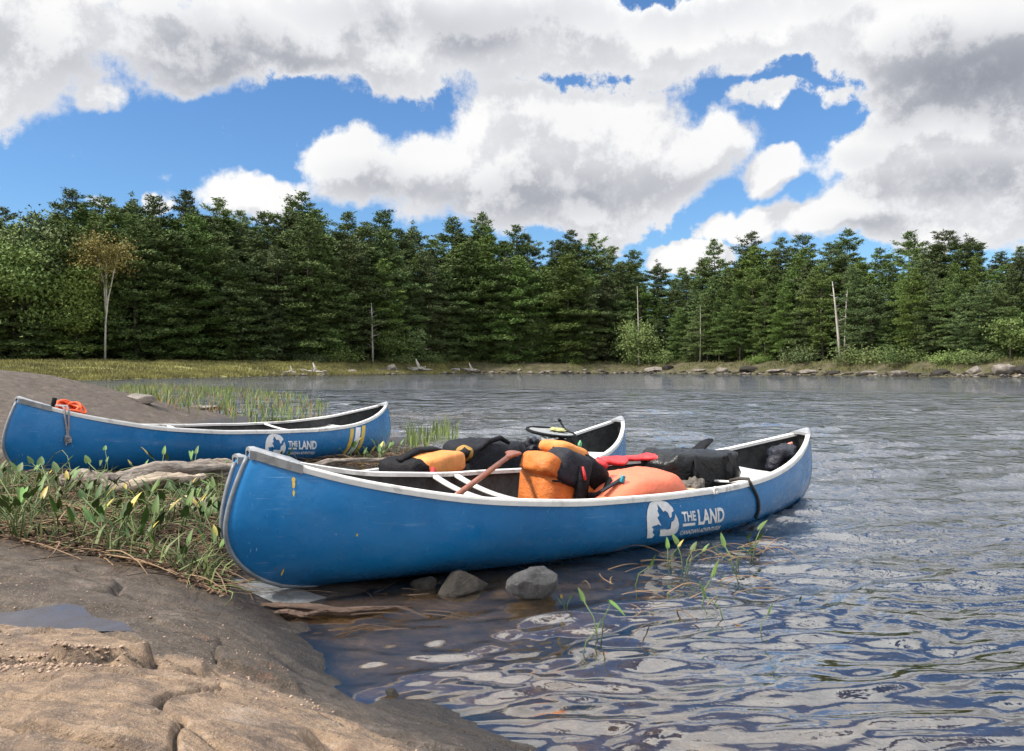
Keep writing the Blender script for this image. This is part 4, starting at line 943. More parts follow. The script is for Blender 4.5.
    # yellow and pale scuffs on the bow
    if key=='A':
        bm=bmesh.new(); rsx=np.random.default_rng(4)
        for (px,py,w_,h_) in [(251.5,480.5,3.5,6),(257,484,3,11),(263,493,2.4,7),(245.5,482,2.2,4),(260,563,2.6,10),(257,494,2,7),(358,535,2.4,4)]:
            x,z=c_inv(px,py,M); w=w_*.0042;h=h_*.0045
            pts=[(x+w*.5*math.cos(a)*(.6+.5*rsx.random())+(z*0),z+h*.5*math.sin(a)*(.7+.4*rsx.random())) for a in np.linspace(0,6.28,9)[:-1]]
            bm.faces.new([bm.verts.new((q[0],q[1],0)) for q in pts])
        bmesh.ops.triangulate(bm,faces=bm.faces); wrap(bm,'paint_scuffs',M_YELL,root,lambda x,y:(x,y),.002)
    return root
CA=canoe('A','nearest blue canoe, loaded with orange and black packs, one end on the rock',lambda x,y:(640+x/9.39,480+(y-.12*(x-345))/9.39))
CB=canoe('B','middle blue canoe, mostly hidden behind the nearest one, its tip pointing at the lake')
CC=canoe('C','empty blue canoe at left with orange rope on its end and three stripes',lambda x,y:(264+(x-48)*.074,435.5+(y-205)*.062),True)
MA,MBt,MC=[cmat(POSE[k]) for k in 'ABC']
# ---------------------------------------------------------------- gear
def gear(name,M,x,y,z,rz,label,cat,group=None,tilt=0,roll=0):
    p=M@Vector((x,y,z)); o=empty(name,p,0,label,cat,group); yaw=math.atan2(M[1][0],M[0][0])
    o.rotation_euler=(roll,tilt,yaw+rz); o.rotation_mode='XYZ'; return o
def strap(mb,pts,w=.022,t=.005,up=None):
    pts=[Vector(p) for p in pts]; rings=[]
    for i,p in enumerate(pts):
        d=(pts[min(i+1,len(pts)-1)]-pts[max(i-1,0)]).normalized(); nrm=Vector(up[i] if up else (0,-1,0)); s=d.cross(nrm).normalized(); nrm=s.cross(d).normalized()
        rings.append([p-s*w+nrm*t,p+s*w+nrm*t,p+s*w-nrm*t,p-s*w-nrm*t])
    mb.loft(rings)
# orange and black backpack, standing in the nearest canoe (local: x along boat, -y towards the viewer)
g=gear('backpack',MA,-.415,.0,.035,0,'big orange backpack with black straps and grey top flap, standing upright in the nearest canoe','backpack',tilt=R(4))
mb=MB(); 
def pk(p): 
    return Vector((p.x*(1-.12*(p.z/.3)+.05*math.sin(p.z*12)),p.y*(1-.15*(p.z/.3)),p.z-.05*max(0,p.x+.05)))
mb.ball((0,0,.28),(.46,.34,.58),None,.36,.45,44,30,amp=.045,freq=7,seed=3,creases=.8,fn=pk); mb.build('body',M_ORANGE,g)
mb=MB(); mb.ball((-.17,-.04,.50),(.20,.27,.14),Matrix.Rotation(R(22),3,'Y'),.5,.6,30,18,amp=.05,freq=9,seed=5,creases=.8); mb.build('side_pocket',M_ORANGE,g)
mb=MB(); mb.ball((.09,.05,.575),(.30,.27,.10),Matrix.Rotation(R(16),3,'Y'),.7,.7,28,14,amp=.05,freq=8,seed=6,creases=.4); mb.build('lid_panel',M_AMBER,g)
mb=MB(); mb.ball((-.01,-.10,.475),(.30,.20,.22),Matrix.Rotation(R(20),3,'Y'),.55,.6,32,18,amp=.03,freq=8,seed=8,creases=.5); mb.build('top_flap',M_GREYP,g)
mb=MB(); mb.ball((.17,-.06,.44),(.26,.26,.17),Matrix.Rotation(R(28),3,'Y'),.6,.6,32,18,amp=.06,freq=9,seed=9,creases=.9); mb.build('front_pouch',M_BLACKN,g)
mb=MB(); strap(mb,[(.02,-.19,.50),(.01,-.205,.40),(-.005,-.20,.28),(-.03,-.195,.14),(-.055,-.19,.02)],.045,.012); mb.build('shoulder_strap',M_BLACKN,g)
mb=MB(); strap(mb,[(.05,-.21,.33),(.11,-.235,.33),(.18,-.235,.36),(.25,-.20,.42)],.018,.012); mb.build('shoulder_strap',M_BLACKN,g)
mb=MB(); strap(mb,[(.00,-.205,.50),(.0,-.225,.46),(.010,-.222,.425)],.008,.005); mb.build('pull_tab',M_RED,g)
mb=MB(); strap(mb,[(.20,-.12,.54),(.23,-.155,.515),(.25,-.17,.49)],.016,.006); mb.build('pull_tab',M_RED,g)
mb=MB(); strap(mb,[(-.05,.0,.60),(-.02,-.10,.575),(.02,-.19,.53)],.014,.005,[(0,0,1)]*3); strap(mb,[(.12,.08,.61),(.15,-.04,.58),(.18,-.13,.53)],.016,.005,[(0,0,1)]*3); mb.build('compression_strap',M_BLACKN,g)
mb=MB(); mb.box((.02,-.215,.10),(.035,.02,.03)); mb.build('buckle',M_TEAL,g,bevel=.003)
mb=MB(); strap(mb,[(-.19,-.155,.415),(-.13,-.17,.412),(-.07,-.165,.41)],.005,.003,[(0,-1,.3)]*3); mb.build('pocket_seam',M_BLACKN,g)
mb=MB(); strap(mb,[(.075,-.185,.30),(.08,-.19,.2),(.08,-.185,.05)],.008,.005); mb.build('side_webbing',M_BLACKN,g)
mb=MB(); mb.box((-.005,-.222,.20),(.055,.014,.034)); mb.build('buckle',M_GREYP,g,bevel=.003)
# salmon dry bag
g=gear('dry_bag',MA,.0,-.17,.06,R(-1),'bulging salmon orange dry bag with a pleated red end, lying in the nearest canoe','dry bag')
def db(p):
    t=p.x/.48; k=1+.14*t-.06*t*t; u_=max(0,-t); return Vector((p.x,p.y*k*(1-.40*u_)-.14*u_,p.z*k-.05*max(0,-t)-.13*max(0,-t)**1.6))
def dbc(p):
    p=db(p); y=max(-.30,p.y); ya=min(abs(y-.17)+.03,.50); hz=.42*(1-(1-(ya/.535)**2.7)**(1/2.7)); return Vector((p.x,y,max(p.z,hz+.03-.275)))
mb=MB(); mb.ball((0.0,0,.215),(1.0,.46,.44),None,.66,.75,56,34,amp=.035,freq=6,seed=13,creases=1.2,fn=dbc); mb.build('body',M_SALMON,g)
mb=MB()
for i in range(5): mb.ball((-.50-.03*(i%2),-.24+.04*i,.20-.015*i+.02*(i%2)),(.20,.09,.20),Matrix.Rotation(R(-40+9*i),3,'Y'),.6,.7,18,12,amp=.08,freq=12,seed=20+i,creases=.8)
mb.build('gathered_end',simple('red_salmon_vinyl',(.62,.075,.035),.45,.2,9,.4,30),g)
mb=MB(); mb.tube([(.10,-.222,.27),(.10,-.234,.27)],[.022,.018],16); mb.build('valve',M_GREYP,g)
mb=MB(); strap(mb,[(-.30,-.12,.35),(-.20,-.12,.385),(-.10,-.10,.41)],.014,.005,[(0,0,1)]*3); mb.build('closure_strap',M_GREYP,g)
mb=MB(); mb.box((-.13,-.13,.41),(.03,.02,.045),Matrix.Rotation(R(20),3,'Y')); mb.build('buckle',M_TEAL,g,bevel=.004)
# glossy black pack
g=gear('pack',MA,.95,.02,.13,0,'glossy black vinyl pack lying in front of the stern seat of the nearest canoe','pack')
def bk(p): return Vector((p.x+.03*p.z,p.y,p.z*(1-.10*p.x/.3)))
mb=MB(); mb.ball((-.01,0,.25),(.72,.40,.36),None,.35,.4,60,30,amp=.10,freq=6,seed=31,creases=1.4,fn=bk); mb.build('body',M_BLACKG,g)
mb=MB(); mb.ball((.0,.02,.105),(.66,.44,.10),None,.5,.5,36,12,amp=.06,freq=9,seed=33,creases=1); mb.build('base_panel',simple('dark_red_nylon',(.28,.012,.018),.5,.3,10,.3,40),g)
mb=MB(); strap(mb,[(-.20,-.19,.40),(-.21,-.225,.30),(-.22,-.22,.16)],.018,.004); mb.build('strap',M_BLACKN,g); mb=MB(); strap(mb,[(.16,-.18,.40),(.16,-.225,.30),(.15,-.22,.15)],.018,.004); mb.build('strap',M_BLACKN,g)
g.scale=(1.12,1,1.05)
# stiff black cone sticking up behind the black pack
g=MB(); g.loft([[(x+ c*math.cos(a)*1.0, c*math.sin(a)*.6, z+.25*c*math.cos(a)) for a in np.linspace(0,6.283,13)[:-1]] for x,z,c in ((-.16,-.03,.05),(-.05,.02,.075),(.07,.07,.085),(.13,.10,.08))])
o=g.build('rolled_sleeve',M_BLACKN); o.matrix_world=MA@Matrix.Translation((1.0,.08,.50))@Matrix.Rotation(R(-6),4,'Y'); tag(o,'black rolled cloth tube sticking up above the glossy black pack','roll')
# red tarp between the bags
def ribbon(name,pts,w,mat,label,cat,M,seed=1,th=.02):
    rings=[]; rs_=np.random.default_rng(seed); pts=[Vector(p) for p in pts]; m=len(pts)
    fine=[]
    for i in range(m-1):
        for k in range(4): fine.append(pts[i].lerp(pts[i+1],k/4))
    fine.append(pts[-1])
    for i,p in enumerate(fine):
        ww=w*(.75+.35*math.sin(i*1.1+seed)); r=[]
        for a in np.linspace(0,6.283,15)[:-1]:
            q=Vector((0,math.cos(a)*ww,math.sin(a)*th)); q*=1+.35*mnoise.noise((p+q)*16+Vector((seed,0,0)))
            q.z+=.02*mnoise.noise((p+q)*11); r.append(p+q)
        rings.append(r)
    b=MB(); b.loft(rings); o=b.build(name,mat); o.matrix_world=M; return tag(o,label,cat)
o=ribbon('tarp',[(.02,.26,.42),(.12,.26,.45),(.25,.25,.48),(.40,.22,.50),(.60,.10,.525),(.80,.02,.54),(.95,.0,.54)],.085,M_RED,'bright red folded tarp lying behind the salmon dry bag and under the black roll','tarp',MA,3,.022)
g=gear('buckled_bundle',MA,.03,.17,.40,0,'small black knot of straps and buckles between the orange backpack and the red tarp','straps')
mb=MB()
for i in range(9):
    a=i*1.9; mb.tube([(.05*math.cos(a),.03*math.sin(a*1.3),-.04),(.075*math.cos(a+.8),.05*math.sin(a),.02+.01*i%3),(.04*math.cos(a+1.9),.03,.065),(.0,.02*math.sin(a),.0)],.010,6)
mb.build('webbing',M_BLACKN,g); mb=MB(); mb.box((.04,-.05,.03),(.04,.015,.03)); mb.build('buckle',M_BLACKG,g,bevel=.004)
# grey brown hat
g=gear('sun_hat',MA,.60,-.24,.325,R(8),'crumpled grey brown canvas hat lying between the salmon dry bag and the black pack','hat')
mb=MB(); mb.ball((0,0,.03),(.20,.15,.13),Matrix.Rotation(R(-18),3,'Y'),.9,1,28,18,amp=.22,freq=14,seed=41,creases=1); mb.build('crown',M_CANVAS,g)
mb=MB(); mb.ball((.03,0,-.01),(.32,.20,.028),Matrix.Rotation(R(8),3,'Y'),.8,1,30,10,amp=.05,freq=16,seed=42,creases=.6); mb.build('brim',M_CANVAS,g)
mb=MB(); mb.tube([(.08,-.08,.02),(.12,-.09,.035),(.17,-.09,.0)],.004,6); mb.tube([(.06,-.085,.03),(.11,-.10,.045),(.18,-.10,.005)],.004,6); mb.build('cord',M_GUN,g)
o=MB(); o.loft([[(x,y*w,z) for y,z in ((-1,0),(1,0),(1,.018),(-1,.018))] for x,w in ((-.16,.02),(-.05,.03),(.08,.035),(.14,.02))]); o=o.build('wooden_handle',M_BEIGE); o.matrix_world=MA@Matrix.Translation((.44,-.31,.355))@Matrix.Rotation(R(10),4,'Z'); tag(o,'short beige wooden paddle handle poking out beside the salmon dry bag','handle')
# blue black bundle in the stern with a pink tip
g=gear('rope_bundle',MA,2.05,.0,.40,0,'dark navy bundle stuffed under the stern deck of the nearest canoe','bundle')
mb=MB(); mb.ball((0,0,.06),(.28,.24,.22),None,.8,.8,30,18,amp=.18,freq=9,seed=51,creases=.8); mb.build('cloth',M_NAVY,g)
mb=MB(); mb.tube([(.09,.03,.14),(.11,.02,.17),(.13,.0,.185)],[.012,.016,.010],10); mb.build('pink_grip',simple('pink_plastic',(.55,.20,.15),.5),g)
for i in range(1):
    mb=MB(); mb.tube([(.05*math.cos(t)*1.4,-.08+.01*math.sin(t*2),.05+.05*math.sin(t)) for t in np.linspace(0,12,40)],.006,6); mb.build('cord',M_BLACKG,g)
# paddle leaning over the thwarts
gp=W(508,457,.50)
P0=None
Mi=MA.inverted()
def towards(px,py,M,y):
    """point on the view ray where the boat-local y equals y"""
    r=ray(px,py); o_=Mi0(M)@Vector((0,0,H)); d=(Mi0(M).to_3x3()@r); t=(y-o_.y)/d.y; return o_+d*t
def Mi0(M): return M.inverted()
a=towards(512,454,MA,.12); b=towards(461,492,MA,-.30)
dr=(b-a).normalized()
g=empty('paddle'); g.matrix_world=MA@Matrix.Translation(a)@dr.to_track_quat('Z','Y').to_matrix().to_4x4(); tag(g,'reddish wooden paddle with a flared grip, leaning down into the nearest canoe','paddle')
mb=MB(); rg_=[]
for z,w,t in ((-.045,.046,.012),(-.02,.052,.016),(.0,.040,.017),(.03,.026,.016),(.07,.018,.0155),(.10,.0155,.0155)): rg_.append([(w*math.cos(q),t*math.sin(q),z) for q in np.linspace(0,6.283,17)[:-1]])
mb.loft(rg_); mb.build('grip',M_PADDLE,g)
sl_=(b-a).length+.02
mb=MB(); mb.tube([(0,0,.10),(0,0,.10+sl_*.5),(0,0,sl_+.05)],.0155,12); mb.build('shaft',M_PADDLE,g)
# black strap hanging over the gunwale
x0,z0=c_inv(747,494,MA); x1,z1=c_inv(754.5,517,MA)
zs=np.linspace(float(c_sec(x0/2.35)[3])-.03,z1,8); path=[tuple(c_xz(np.array([x0+(x1-x0)*((zs[0]-z)/(zs[0]-z1))**.6]),np.array([z]),-1,.010)[0]) for z in zs]
p0=Vector(path[0]); top=[(p0.x-.035,p0.y+.13,p0.z+.02),(p0.x-.03,p0.y+.06,p0.z+.045),(p0.x-.01,p0.y+.0,p0.z+.052),(p0.x,p0.y-.012,p0.z+.02)]
mb=MB(); mb.tube(top+path[1:],.0075,8,flat=1.5); o=mb.build('tie_strap',M_STRAP); o.matrix_world=MA; tag(o,'dark strap hanging over the side of the nearest canoe beside its stern seat','strap')
# fitting on the gunwale is a part of the canoe
x0,z0=c_inv(713,491,MA); nn,bb,_,zg=c_sec(x0/2.35); mb=MB(); mb.box((x0,-bb-.014,float(zg)-.012),(.045,.026,.04)); mb.tube([(x0,-bb-.02,float(zg)-.02),(x0,-bb-.036,float(zg)-.022)],[.016,.010],10); mb.build('gunwale_fitting',M_GUN,CA,bevel=.004)
# ---- gear in the middle canoe
def at_px(px,py,M,y=0.0): return towards(px,py,M,y)
p=at_px(424,462,MBt,.0)
g=gear('daypack',MBt,p.x,0,.26,R(2),'flat orange and black daypack lying in the middle canoe nearest its left end','backpack')
mb=MB(); mb.ball((0,0,.16),(.66,.42,.28),Matrix.Rotation(R(6),3,'Y'),.45,.45,44,22,amp=.06,freq=7,seed=61,creases=1); mb.build('body',M_BLACKN,g)
mb=MB(); mb.ball((.0,-.09,.255),(.46,.30,.15),Matrix.Rotation(R(-3),3,'Y'),.45,.5,36,16,amp=.03,freq=8,seed=62,creases=.4); mb.build('orange_panel',M_AMBER,g)
mb=MB(); mb.ball((-.05,-.20,.13),(.56,.10,.09),None,.6,.6,30,12,amp=.05,freq=10,seed=63); mb.build('hem',M_ORANGE,g)
mb=MB(); strap(mb,[(-.26,-.20,.16),(-.24,-.255,.20),(-.20,-.24,.25)],.02,.008); strap(mb,[(.02,-.245,.15),(.04,-.262,.17),(.09,-.25,.14)],.022,.008); mb.build('pull_tab',M_RED,g)
mb=MB(); strap(mb,[(-.30,-.02,.30),(-.12,-.04,.355),(.10,-.02,.345),(.26,.0,.31)],.025,.010,[(0,-.4,1)]*4); strap(mb,[(.20,-.10,.26),(.30,-.14,.30),(.40,-.12,.33)],.03,.018,[(0,-.5,1)]*3); mb.build('shoulder_strap',M_BLACKN,g)
p=at_px(484,455,MBt,0)
g=gear('duffel_bag',MBt,p.x,.0,.27,0,'dark grey and black duffel piled in the middle of the middle canoe','duffel bag')
mb=MB(); mb.ball((0,0,.19),(.78,.44,.36),Matrix.Rotation(R(5),3,'Y'),.5,.5,50,26,amp=.09,freq=6,seed=71,creases=1.3); mb.build('body',simple('charcoal_nylon',(.012,.013,.017),.6,.4,14,.5,100,wr=.2,spec=.15),g)
mb=MB(); mb.tube([(-.30,-.16,.30),(-.22,-.20,.37),(-.05,-.19,.385),(.05,-.2,.34)],[.015,.02,.02,.015],10); mb.build('handle',M_BLACKN,g)
mb=MB(); mb.ball((-.36,-.08,.29),(.07,.14,.12),None,.8,.8,20,14,amp=.1,freq=11,seed=73); mb.build('yellow_lining',simple('ochre_fabric',(.30,.17,.03),.7,.3,20),g)
p=at_px(466,466,MBt,-.2)
b=MB(); b.ball((0,0,0),(.34,.16,.10),None,.8,.8,26,14,amp=.16,freq=12,seed=75,creases=.9); o=b.build('rain_jacket',M_RED); o.matrix_world=MBt@Matrix.Translation((p.x,-.26,.36)); tag(o,'small crumpled dull red jacket under the duffel in the middle canoe','jacket')
p=at_px(545,447,MBt,0)
g=gear('stuff_sack',MBt,p.x,.02,.24,0,'black bundle with loose pale and dark cloth on top, behind the orange backpack','bundle')
mb=MB(); mb.ball((0,0,.16),(.62,.42,.32),None,.7,.7,40,22,amp=.24,freq=8,seed=81,creases=1.4); mb.build('body',M_BLACKN,g)
mb=MB(); mb.ball((-.10,-.10,.31),(.14,.10,.10),None,.9,.9,20,12,amp=.3,freq=16,seed=82,creases=1); mb.build('pale_cloth',M_PALEM,g)
mb=MB(); mb.ball((-.24,-.05,.30),(.14,.14,.14),None,.9,.9,20,12,amp=.35,freq=16,seed=83,creases=1); mb.build('loose_cloth',M_NAVY,g)
p=at_px(551,432,MBt,.0)
g=gear('landing_net',MBt,p.x,p.y,p.z,R(10),'round black rimmed landing net with pale and yellow mesh, lying on top of the packs','landing net',roll=R(9))
mb=MB(); mb.tube([(.23*math.cos(t),.21*math.sin(t),.0) for t in np.linspace(0,6.283,41)],.014,8,False); mb.build('hoop',M_BLACKN,g)
mb=MB(); rr=[0,.06,.12,.17,.215]; mb.loft([[(r_*math.cos(t),r_*.92*math.sin(t),.006*(1-(r_/.215)**2)+.004*math.sin(5*t+r_*30)) for t in np.linspace(0,6.283,29)[:-1]] for r_ in [.001]+rr[1:]],cap=False); mb.build('net_cloth',M_PALEM,g)
mb=MB(); mb.ball((.07,-.02,.022),(.17,.13,.02),None,1,1,20,10,amp=.3,freq=18,seed=91); mb.build('yellow_cloth',M_LIME,g)
a=at_px(560,421,MBt,.15); b=at_px(575,447,MBt,-.05)
g=empty('fishing_rod'); g.matrix_world=MBt; tag(g,'short dark rod sticking up at a slant beside the landing net','rod')
mb=MB(); mb.tube([a,a.lerp(b,.5),b],[.008,.013,.014],8); mb.build('shaft',M_BLACKN,g); mb=MB(); mb.tube([a,a+(a-b).normalized()*.03],[.016,.012],8); mb.build('tip',M_BLACKG,g)
p=at_px(580,444,MBt,-.05); mb=MB(); mb.ball(p,(.04,.03,.07),Matrix.Rotation(R(25),3,'Y'),.8,.8,16,10,amp=.2,freq=20,seed=5); o=mb.build('green_cloth',simple('mint_cloth',(.10,.28,.14),.7)); o.matrix_world=MBt; tag(o,'small mint green cloth tucked between the orange backpack and the rod','cloth')
# ---- rope on the left canoe
x,b_,zg=gun(-.80); 
rr=np.random.default_rng(11); mb=MB()
px0=at_px(71,406,MC,0.0)
for i in range(7):
    c=Vector((px0.x+rr.normal()*.018,px0.y+rr.normal()*.012,px0.z-.02+rr.normal()*.006)); ph=rr.random()*6; rx_,rz_=.105*(.8+.3*rr.random()),.045*(.7+.4*rr.random()); tl=rr.normal()*.35
    mb.tube([c+Vector((rx_*math.cos(t),rx_*.7*math.sin(t),rz_*math.sin(t+tl)+.02*math.cos(2*t+ph))) for t in np.linspace(ph,ph+6.9,30)],.0105,6)
o=mb.build('rope_coil',M_ROPEO); o.matrix_world=MC; tag(o,'coil of bright orange rope on the end of the left canoe','rope')
xg=at_px(66,408,MC,-.2).x; n_,bb,_,zg=c_sec(xg/2.35); bb=float(bb);zg=float(zg); mb=MB()
for k,(dx,lw) in enumerate(((0,.25),(.035,.24))):
    pt=[(xg+dx,-bb+.10,zg+.03),(xg+dx,-bb-.0,zg+.03),(xg+dx+.003,-bb-.026,zg-.005)]
    for q in np.linspace(.05,lw,6): 
        s_=c_xz(np.array([xg+dx*(1-q/lw)+.02*q/lw*1.5]),np.array([zg-q]),-1,.012)[0]; pt.append(tuple(s_))
    mb.tube(pt,.008,7)
kp=Vector(pt[-1]); 
for i in range(3): mb.tube([kp+Vector((.022*math.cos(t+i),-.008+.006*math.sin(2*t),.026*math.sin(t))) for t in np.linspace(0,6.4,16)],.008,6)
mb.tube([kp,kp+Vector((-.02,-.01,-.05))],.007,6)
o=mb.build('bow_line',M_ROPEG); o.matrix_world=MC; tag(o,'grey knotted rope hanging down the side of the left canoe under the orange coil','rope')
p=at_px(53.5,402,MC,.02); mb=MB(); strap(mb,[(p.x,p.y,p.z-.09),(p.x,p.y,p.z-.02),(p.x+.008,p.y,p.z+.035)],.018,.006); o=mb.build('deck_strap',M_BLACKN); o.matrix_world=MC; tag(o,'short black strap standing up left of the orange rope coil','strap')
# ---------------------------------------------------------------- shore clutter
def log(name,pxs,r,mat,label,seed,zoff=.0,n=44,rad=None,cat='driftwood'):
    """weathered log through ground points seen at pxs"""
    P=[W(a,b,z) for a,b,z in pxs]; c=P[len(P)//2].copy(); pts=[]
    for i in range(n):
        t=i/(n-1)*(len(P)-1); k=min(int(t),len(P)-2); q=P[k].lerp(P[k+1],t-k); q.z+=.10*r*math.sin(seed+i*.25)*1.6; q.y+=.30*r*math.sin(seed*2+i*.2)+.25*r*mnoise.noise(Vector((i*.3,seed,0))); pts.append(q-c)
    xa=(pts[-1]-pts[0]).normalized(); ang=math.atan2(xa.y,xa.x); rot=Matrix.Rotation(-ang,3,'Z'); pts=[rot@q for q in pts]
    mb=MB(); rs_=np.random.default_rng(seed); rings=[]
    for i,q in enumerate(pts):
        t=i/(n-1); rad_=r*(np.interp(t,[0,.15,.5,.85,1],rad or [.5,.95,1,.8,.35])); ring=[]
        for j in range(20):
            a=6.283*j/20; k=1-.28*abs(mnoise.noise(Vector((q.x*.7+seed,math.cos(a)*6,math.sin(a)*6))))+.22*mnoise.noise(Vector((q.x*14,math.cos(a)*2.2,math.sin(a)*2.2+seed)))+.50*mnoise.noise(Vector((q.x*4,math.cos(a)*1.5,math.sin(a)*1.5+seed)))-.25*abs(mnoise.noise(Vector((q.x*1.5,math.cos(a)*3.5,math.sin(a)*3.5+seed*2)))); ring.append(q+Vector((rs_.normal()*.006,math.cos(a)*rad_*k,math.sin(a)*rad_*k*.8)))
        rings.append(ring)
    mb.loft(rings); o=mb.build(name,mat,smooth=True); o.location=c+Vector((0,0,zoff)); o.rotation_euler=(0,0,ang); return tag(o,label,cat)
log('driftwood_log',[(60,484,.30),(110,484,.29),(170,474,.27),(240,465,.24)],.11,M_DRIFT,'long grey weathered log lying along the side of the left canoe',1)
log('driftwood_log',[(98,490,.27),(130,485,.28),(178,480,.26),(205,476,.24)],.075,M_DRIFTP,'pale broken log in front of the long grey one',2)
log('driftwood_log',[(150,472,.27),(200,466,.24),(238,462,.22)],.06,M_DRIFTP,'bleached top log of the driftwood pile by the left canoe',7)
log('driftwood_log',[(164,512,.17),(190,508,.18),(214,507,.16)],.085,M_DRIFTP,'short tan piece of bark wood among the reeds left of the nearest bow',3,rad=[.5,1,1,1,.6])
log('driftwood_log',[(62,496,.2),(95,500,.18),(128,498,.18)],.07,M_DRIFT,'dark rotten log end under the pale broken log',4)
log('driftwood_branch',[(262,603,.022),(300,609,.02),(345,611,.015),(412,607,.0)],.032,M_DRIFTB,'brown forked branch lying at the waterline under the nearest bow',5,rad=[.3,.8,1,.5,.25])
log('driftwood_branch',[(275,612,.02),(305,614,.02),(330,611,.02)],.016,M_DRIFTB,'thin brown stick beside the forked branch under the nearest bow',6)
log('driftwood_branch',[(290,470,.10),(330,462,.10),(400,458,.07)],.04,M_DRIFT,'grey branch on the mud between the left and middle canoes',8)
log('driftwood_branch',[(255,474,.10),(300,466,.10)],.04,M_DRIFT,'grey log end showing between the nearest bow and the left canoe',12)
# stones at the waterline
p=W(537,607,-.02); boulder('stone',(p.x,p.y+.10,.045),(.27,.20,.19),M_STONE,305,'rounded light grey stone standing in the shallow water beside the nearest canoe',rz=.3)
p=W(460,603,-.02); boulder('stone',(p.x,p.y+.15,.02),(.30,.24,.15),M_STONE_D,302,'dark wet stone in the shade under the nearest canoe',rz=1)
p=W(425,600,-.02); boulder('stone',(p.x-.02,p.y+.18,.0),(.16,.14,.10),M_STONE_D,304,'small dark stone left of the wet one under the nearest canoe')
p=W(392,694,.0); boulder('stone',(p.x,p.y,.004),(.05,.04,.03),M_STONE_D,308,'tiny dark stone at the lapping edge of the rock','stones')
p=W(140,399,.55); 
p=WD(140,400,15.2); boulder('stone',(p.x,p.y,gz(p.x,p.y)+.03),(.85,.4,.20),M_STONE_P,310,'pale flat stone on the rock slab before the green sedge',rz=-.5)
p=W(205,409,.0); boulder('stone',(p.x,p.y,.03),(.9,.5,.14),M_STONE_P,311,'pale half sunk stone among the sedge behind the left canoe')
# grey sand patch under the bow
def patch():
    pl=PW([(226,588),(250,586),(300,593),(327,596),(322,603),(300,606),(268,601),(240,595)],.012)
    c=np.mean(np.array(pl),0); mb=MB(); rings=[]
    for s in (1.0,.8,.5,.2):
        rings.append([(c[0]+(x-c[0])*s,c[1]+(y-c[1])*s,gz(c[0]+(x-c[0])*s,c[1]+(y-c[1])*s)+.004+.012*(1-s**2)) for x,y in pl])
    mb.loft(rings,cap=False); n=len(pl); mb.f.append(tuple(range(3*n,4*n)))
    o=mb.build('flat_stone',stone('pale_grey_flat_stone',(.05,.052,.055),(.11,.115,.12),(.20,.205,.21),sc=9,rough=.5,bump=.3)); tag(o,'thin pale grey slab at the waterline right under the nearest bow','rock')
patch()
# dead stalks, living stems, litter on the bank (uncountable)
def stalks(name,n,poly,mat,label,L=(.25,.9),rad=.0035,up=.18,seed=1,kind_cat='dead stalks',hz=.02,ax=None):
    rs_=np.random.default_rng(seed); Vs=[];Fs=[];b=0; P=np.array(poly); x0,y0=P.min(0); x1,y1=P.max(0); made=0
    X=rs_.uniform(x0,x1,n*8); Y=rs_.uniform(y0,y1,n*8); k=polysd(poly,X,Y)>0; X,Y=X[k][:n],Y[k][:n]; n=len(X)
    A=rs_.normal(0,1.0,n)*.8+(ax if ax is not None else 0)+np.where(rs_.random(n)<.35,rs_.random(n)*6.28,0); Ls=rs_.uniform(L[0],L[1],n)
    U=np.abs(rs_.normal(0,up,n)); cv=rs_.normal(0,.35,n); T=np.linspace(0,1,6)
    ex=X[:,None]+np.cos(A[:,None]+cv[:,None]*T)*T*Ls[:,None]; ey=Y[:,None]+np.sin(A[:,None]+cv[:,None]*T)*T*Ls[:,None]
    g_=G(ex.ravel(),ey.ravel(),True).reshape(ex.shape); ez=np.maximum(g_,0)+hz*rs_.random(n)[:,None]+ (np.sin(T*2.7)*U[:,None]*Ls[:,None])*.9
    ez=np.maximum(ez,np.maximum(g_,-.01)+rad)
    C=np.stack([ex,ey,ez],-1); d=np.gradient(C,axis=1); d/=np.linalg.norm(d,axis=-1,keepdims=True); s=np.cross(d,[0,0,1]); s/=np.linalg.norm(s,axis=-1,keepdims=True)+1e-9; u_=np.cross(s,d)
    rr=(rad*(.5+rs_.random(n)))[:,None,None]*np.linspace(1,.45,6)[None,:,None]
    ringv=[C+s*rr*math.cos(q)+u_*rr*math.sin(q) for q in (0,2.09,4.19)]; V=np.stack(ringv,2)  # n,6,3,3
    V=V.reshape(-1,3); base=np.arange(n)[:,None,None]*18; i=np.arange(5)[None,:,None]*3; j=np.arange(3)[None,None,:]
    f=np.stack(np.broadcast_arrays(base+i+j,base+i+(j+1)%3,base+i+3+(j+1)%3,base+i+3+j),-1).reshape(-1,4)
    o=mesh_np(name,V,f,mat); return tag(o,label,kind_cat,kind='stuff')
BANK=PW([(-60,552),(60,558),(150,564),(222,577),(232,560),(222,520),(236,492),(238,478),(180,484),(60,492),(-60,470)],.17)
BANK2=PW([(240,474),(300,466),(352,462),(420,458),(418,446),(380,446),(330,458),(260,462)],.06)
stalks('dead_stalks',950,BANK,M_DEADST,'tangle of dry beige stalks and twigs on the bank between the canoes',L=(.15,.65),up=.09,seed=2,ax=.4)
stalks('dead_twigs',1100,BANK,simple('dark_twigs',(.055,.035,.022),.9,.6,3),'dark brown twigs and roots matted on the bank',L=(.12,.4),rad=.003,up=.07,seed=3,ax=2.8)
stalks('reed_stems',360,BANK,M_GREENST,'bent green stems lying across the bank left of the nearest bow',L=(.2,.5),rad=.0035,up=.20,seed=4,ax=.2)
stalks('dead_stalks',260,BANK2,M_DEADST,'dry stalks on the mud between the left and middle canoes',L=(.2,.5),up=.15,seed=5)
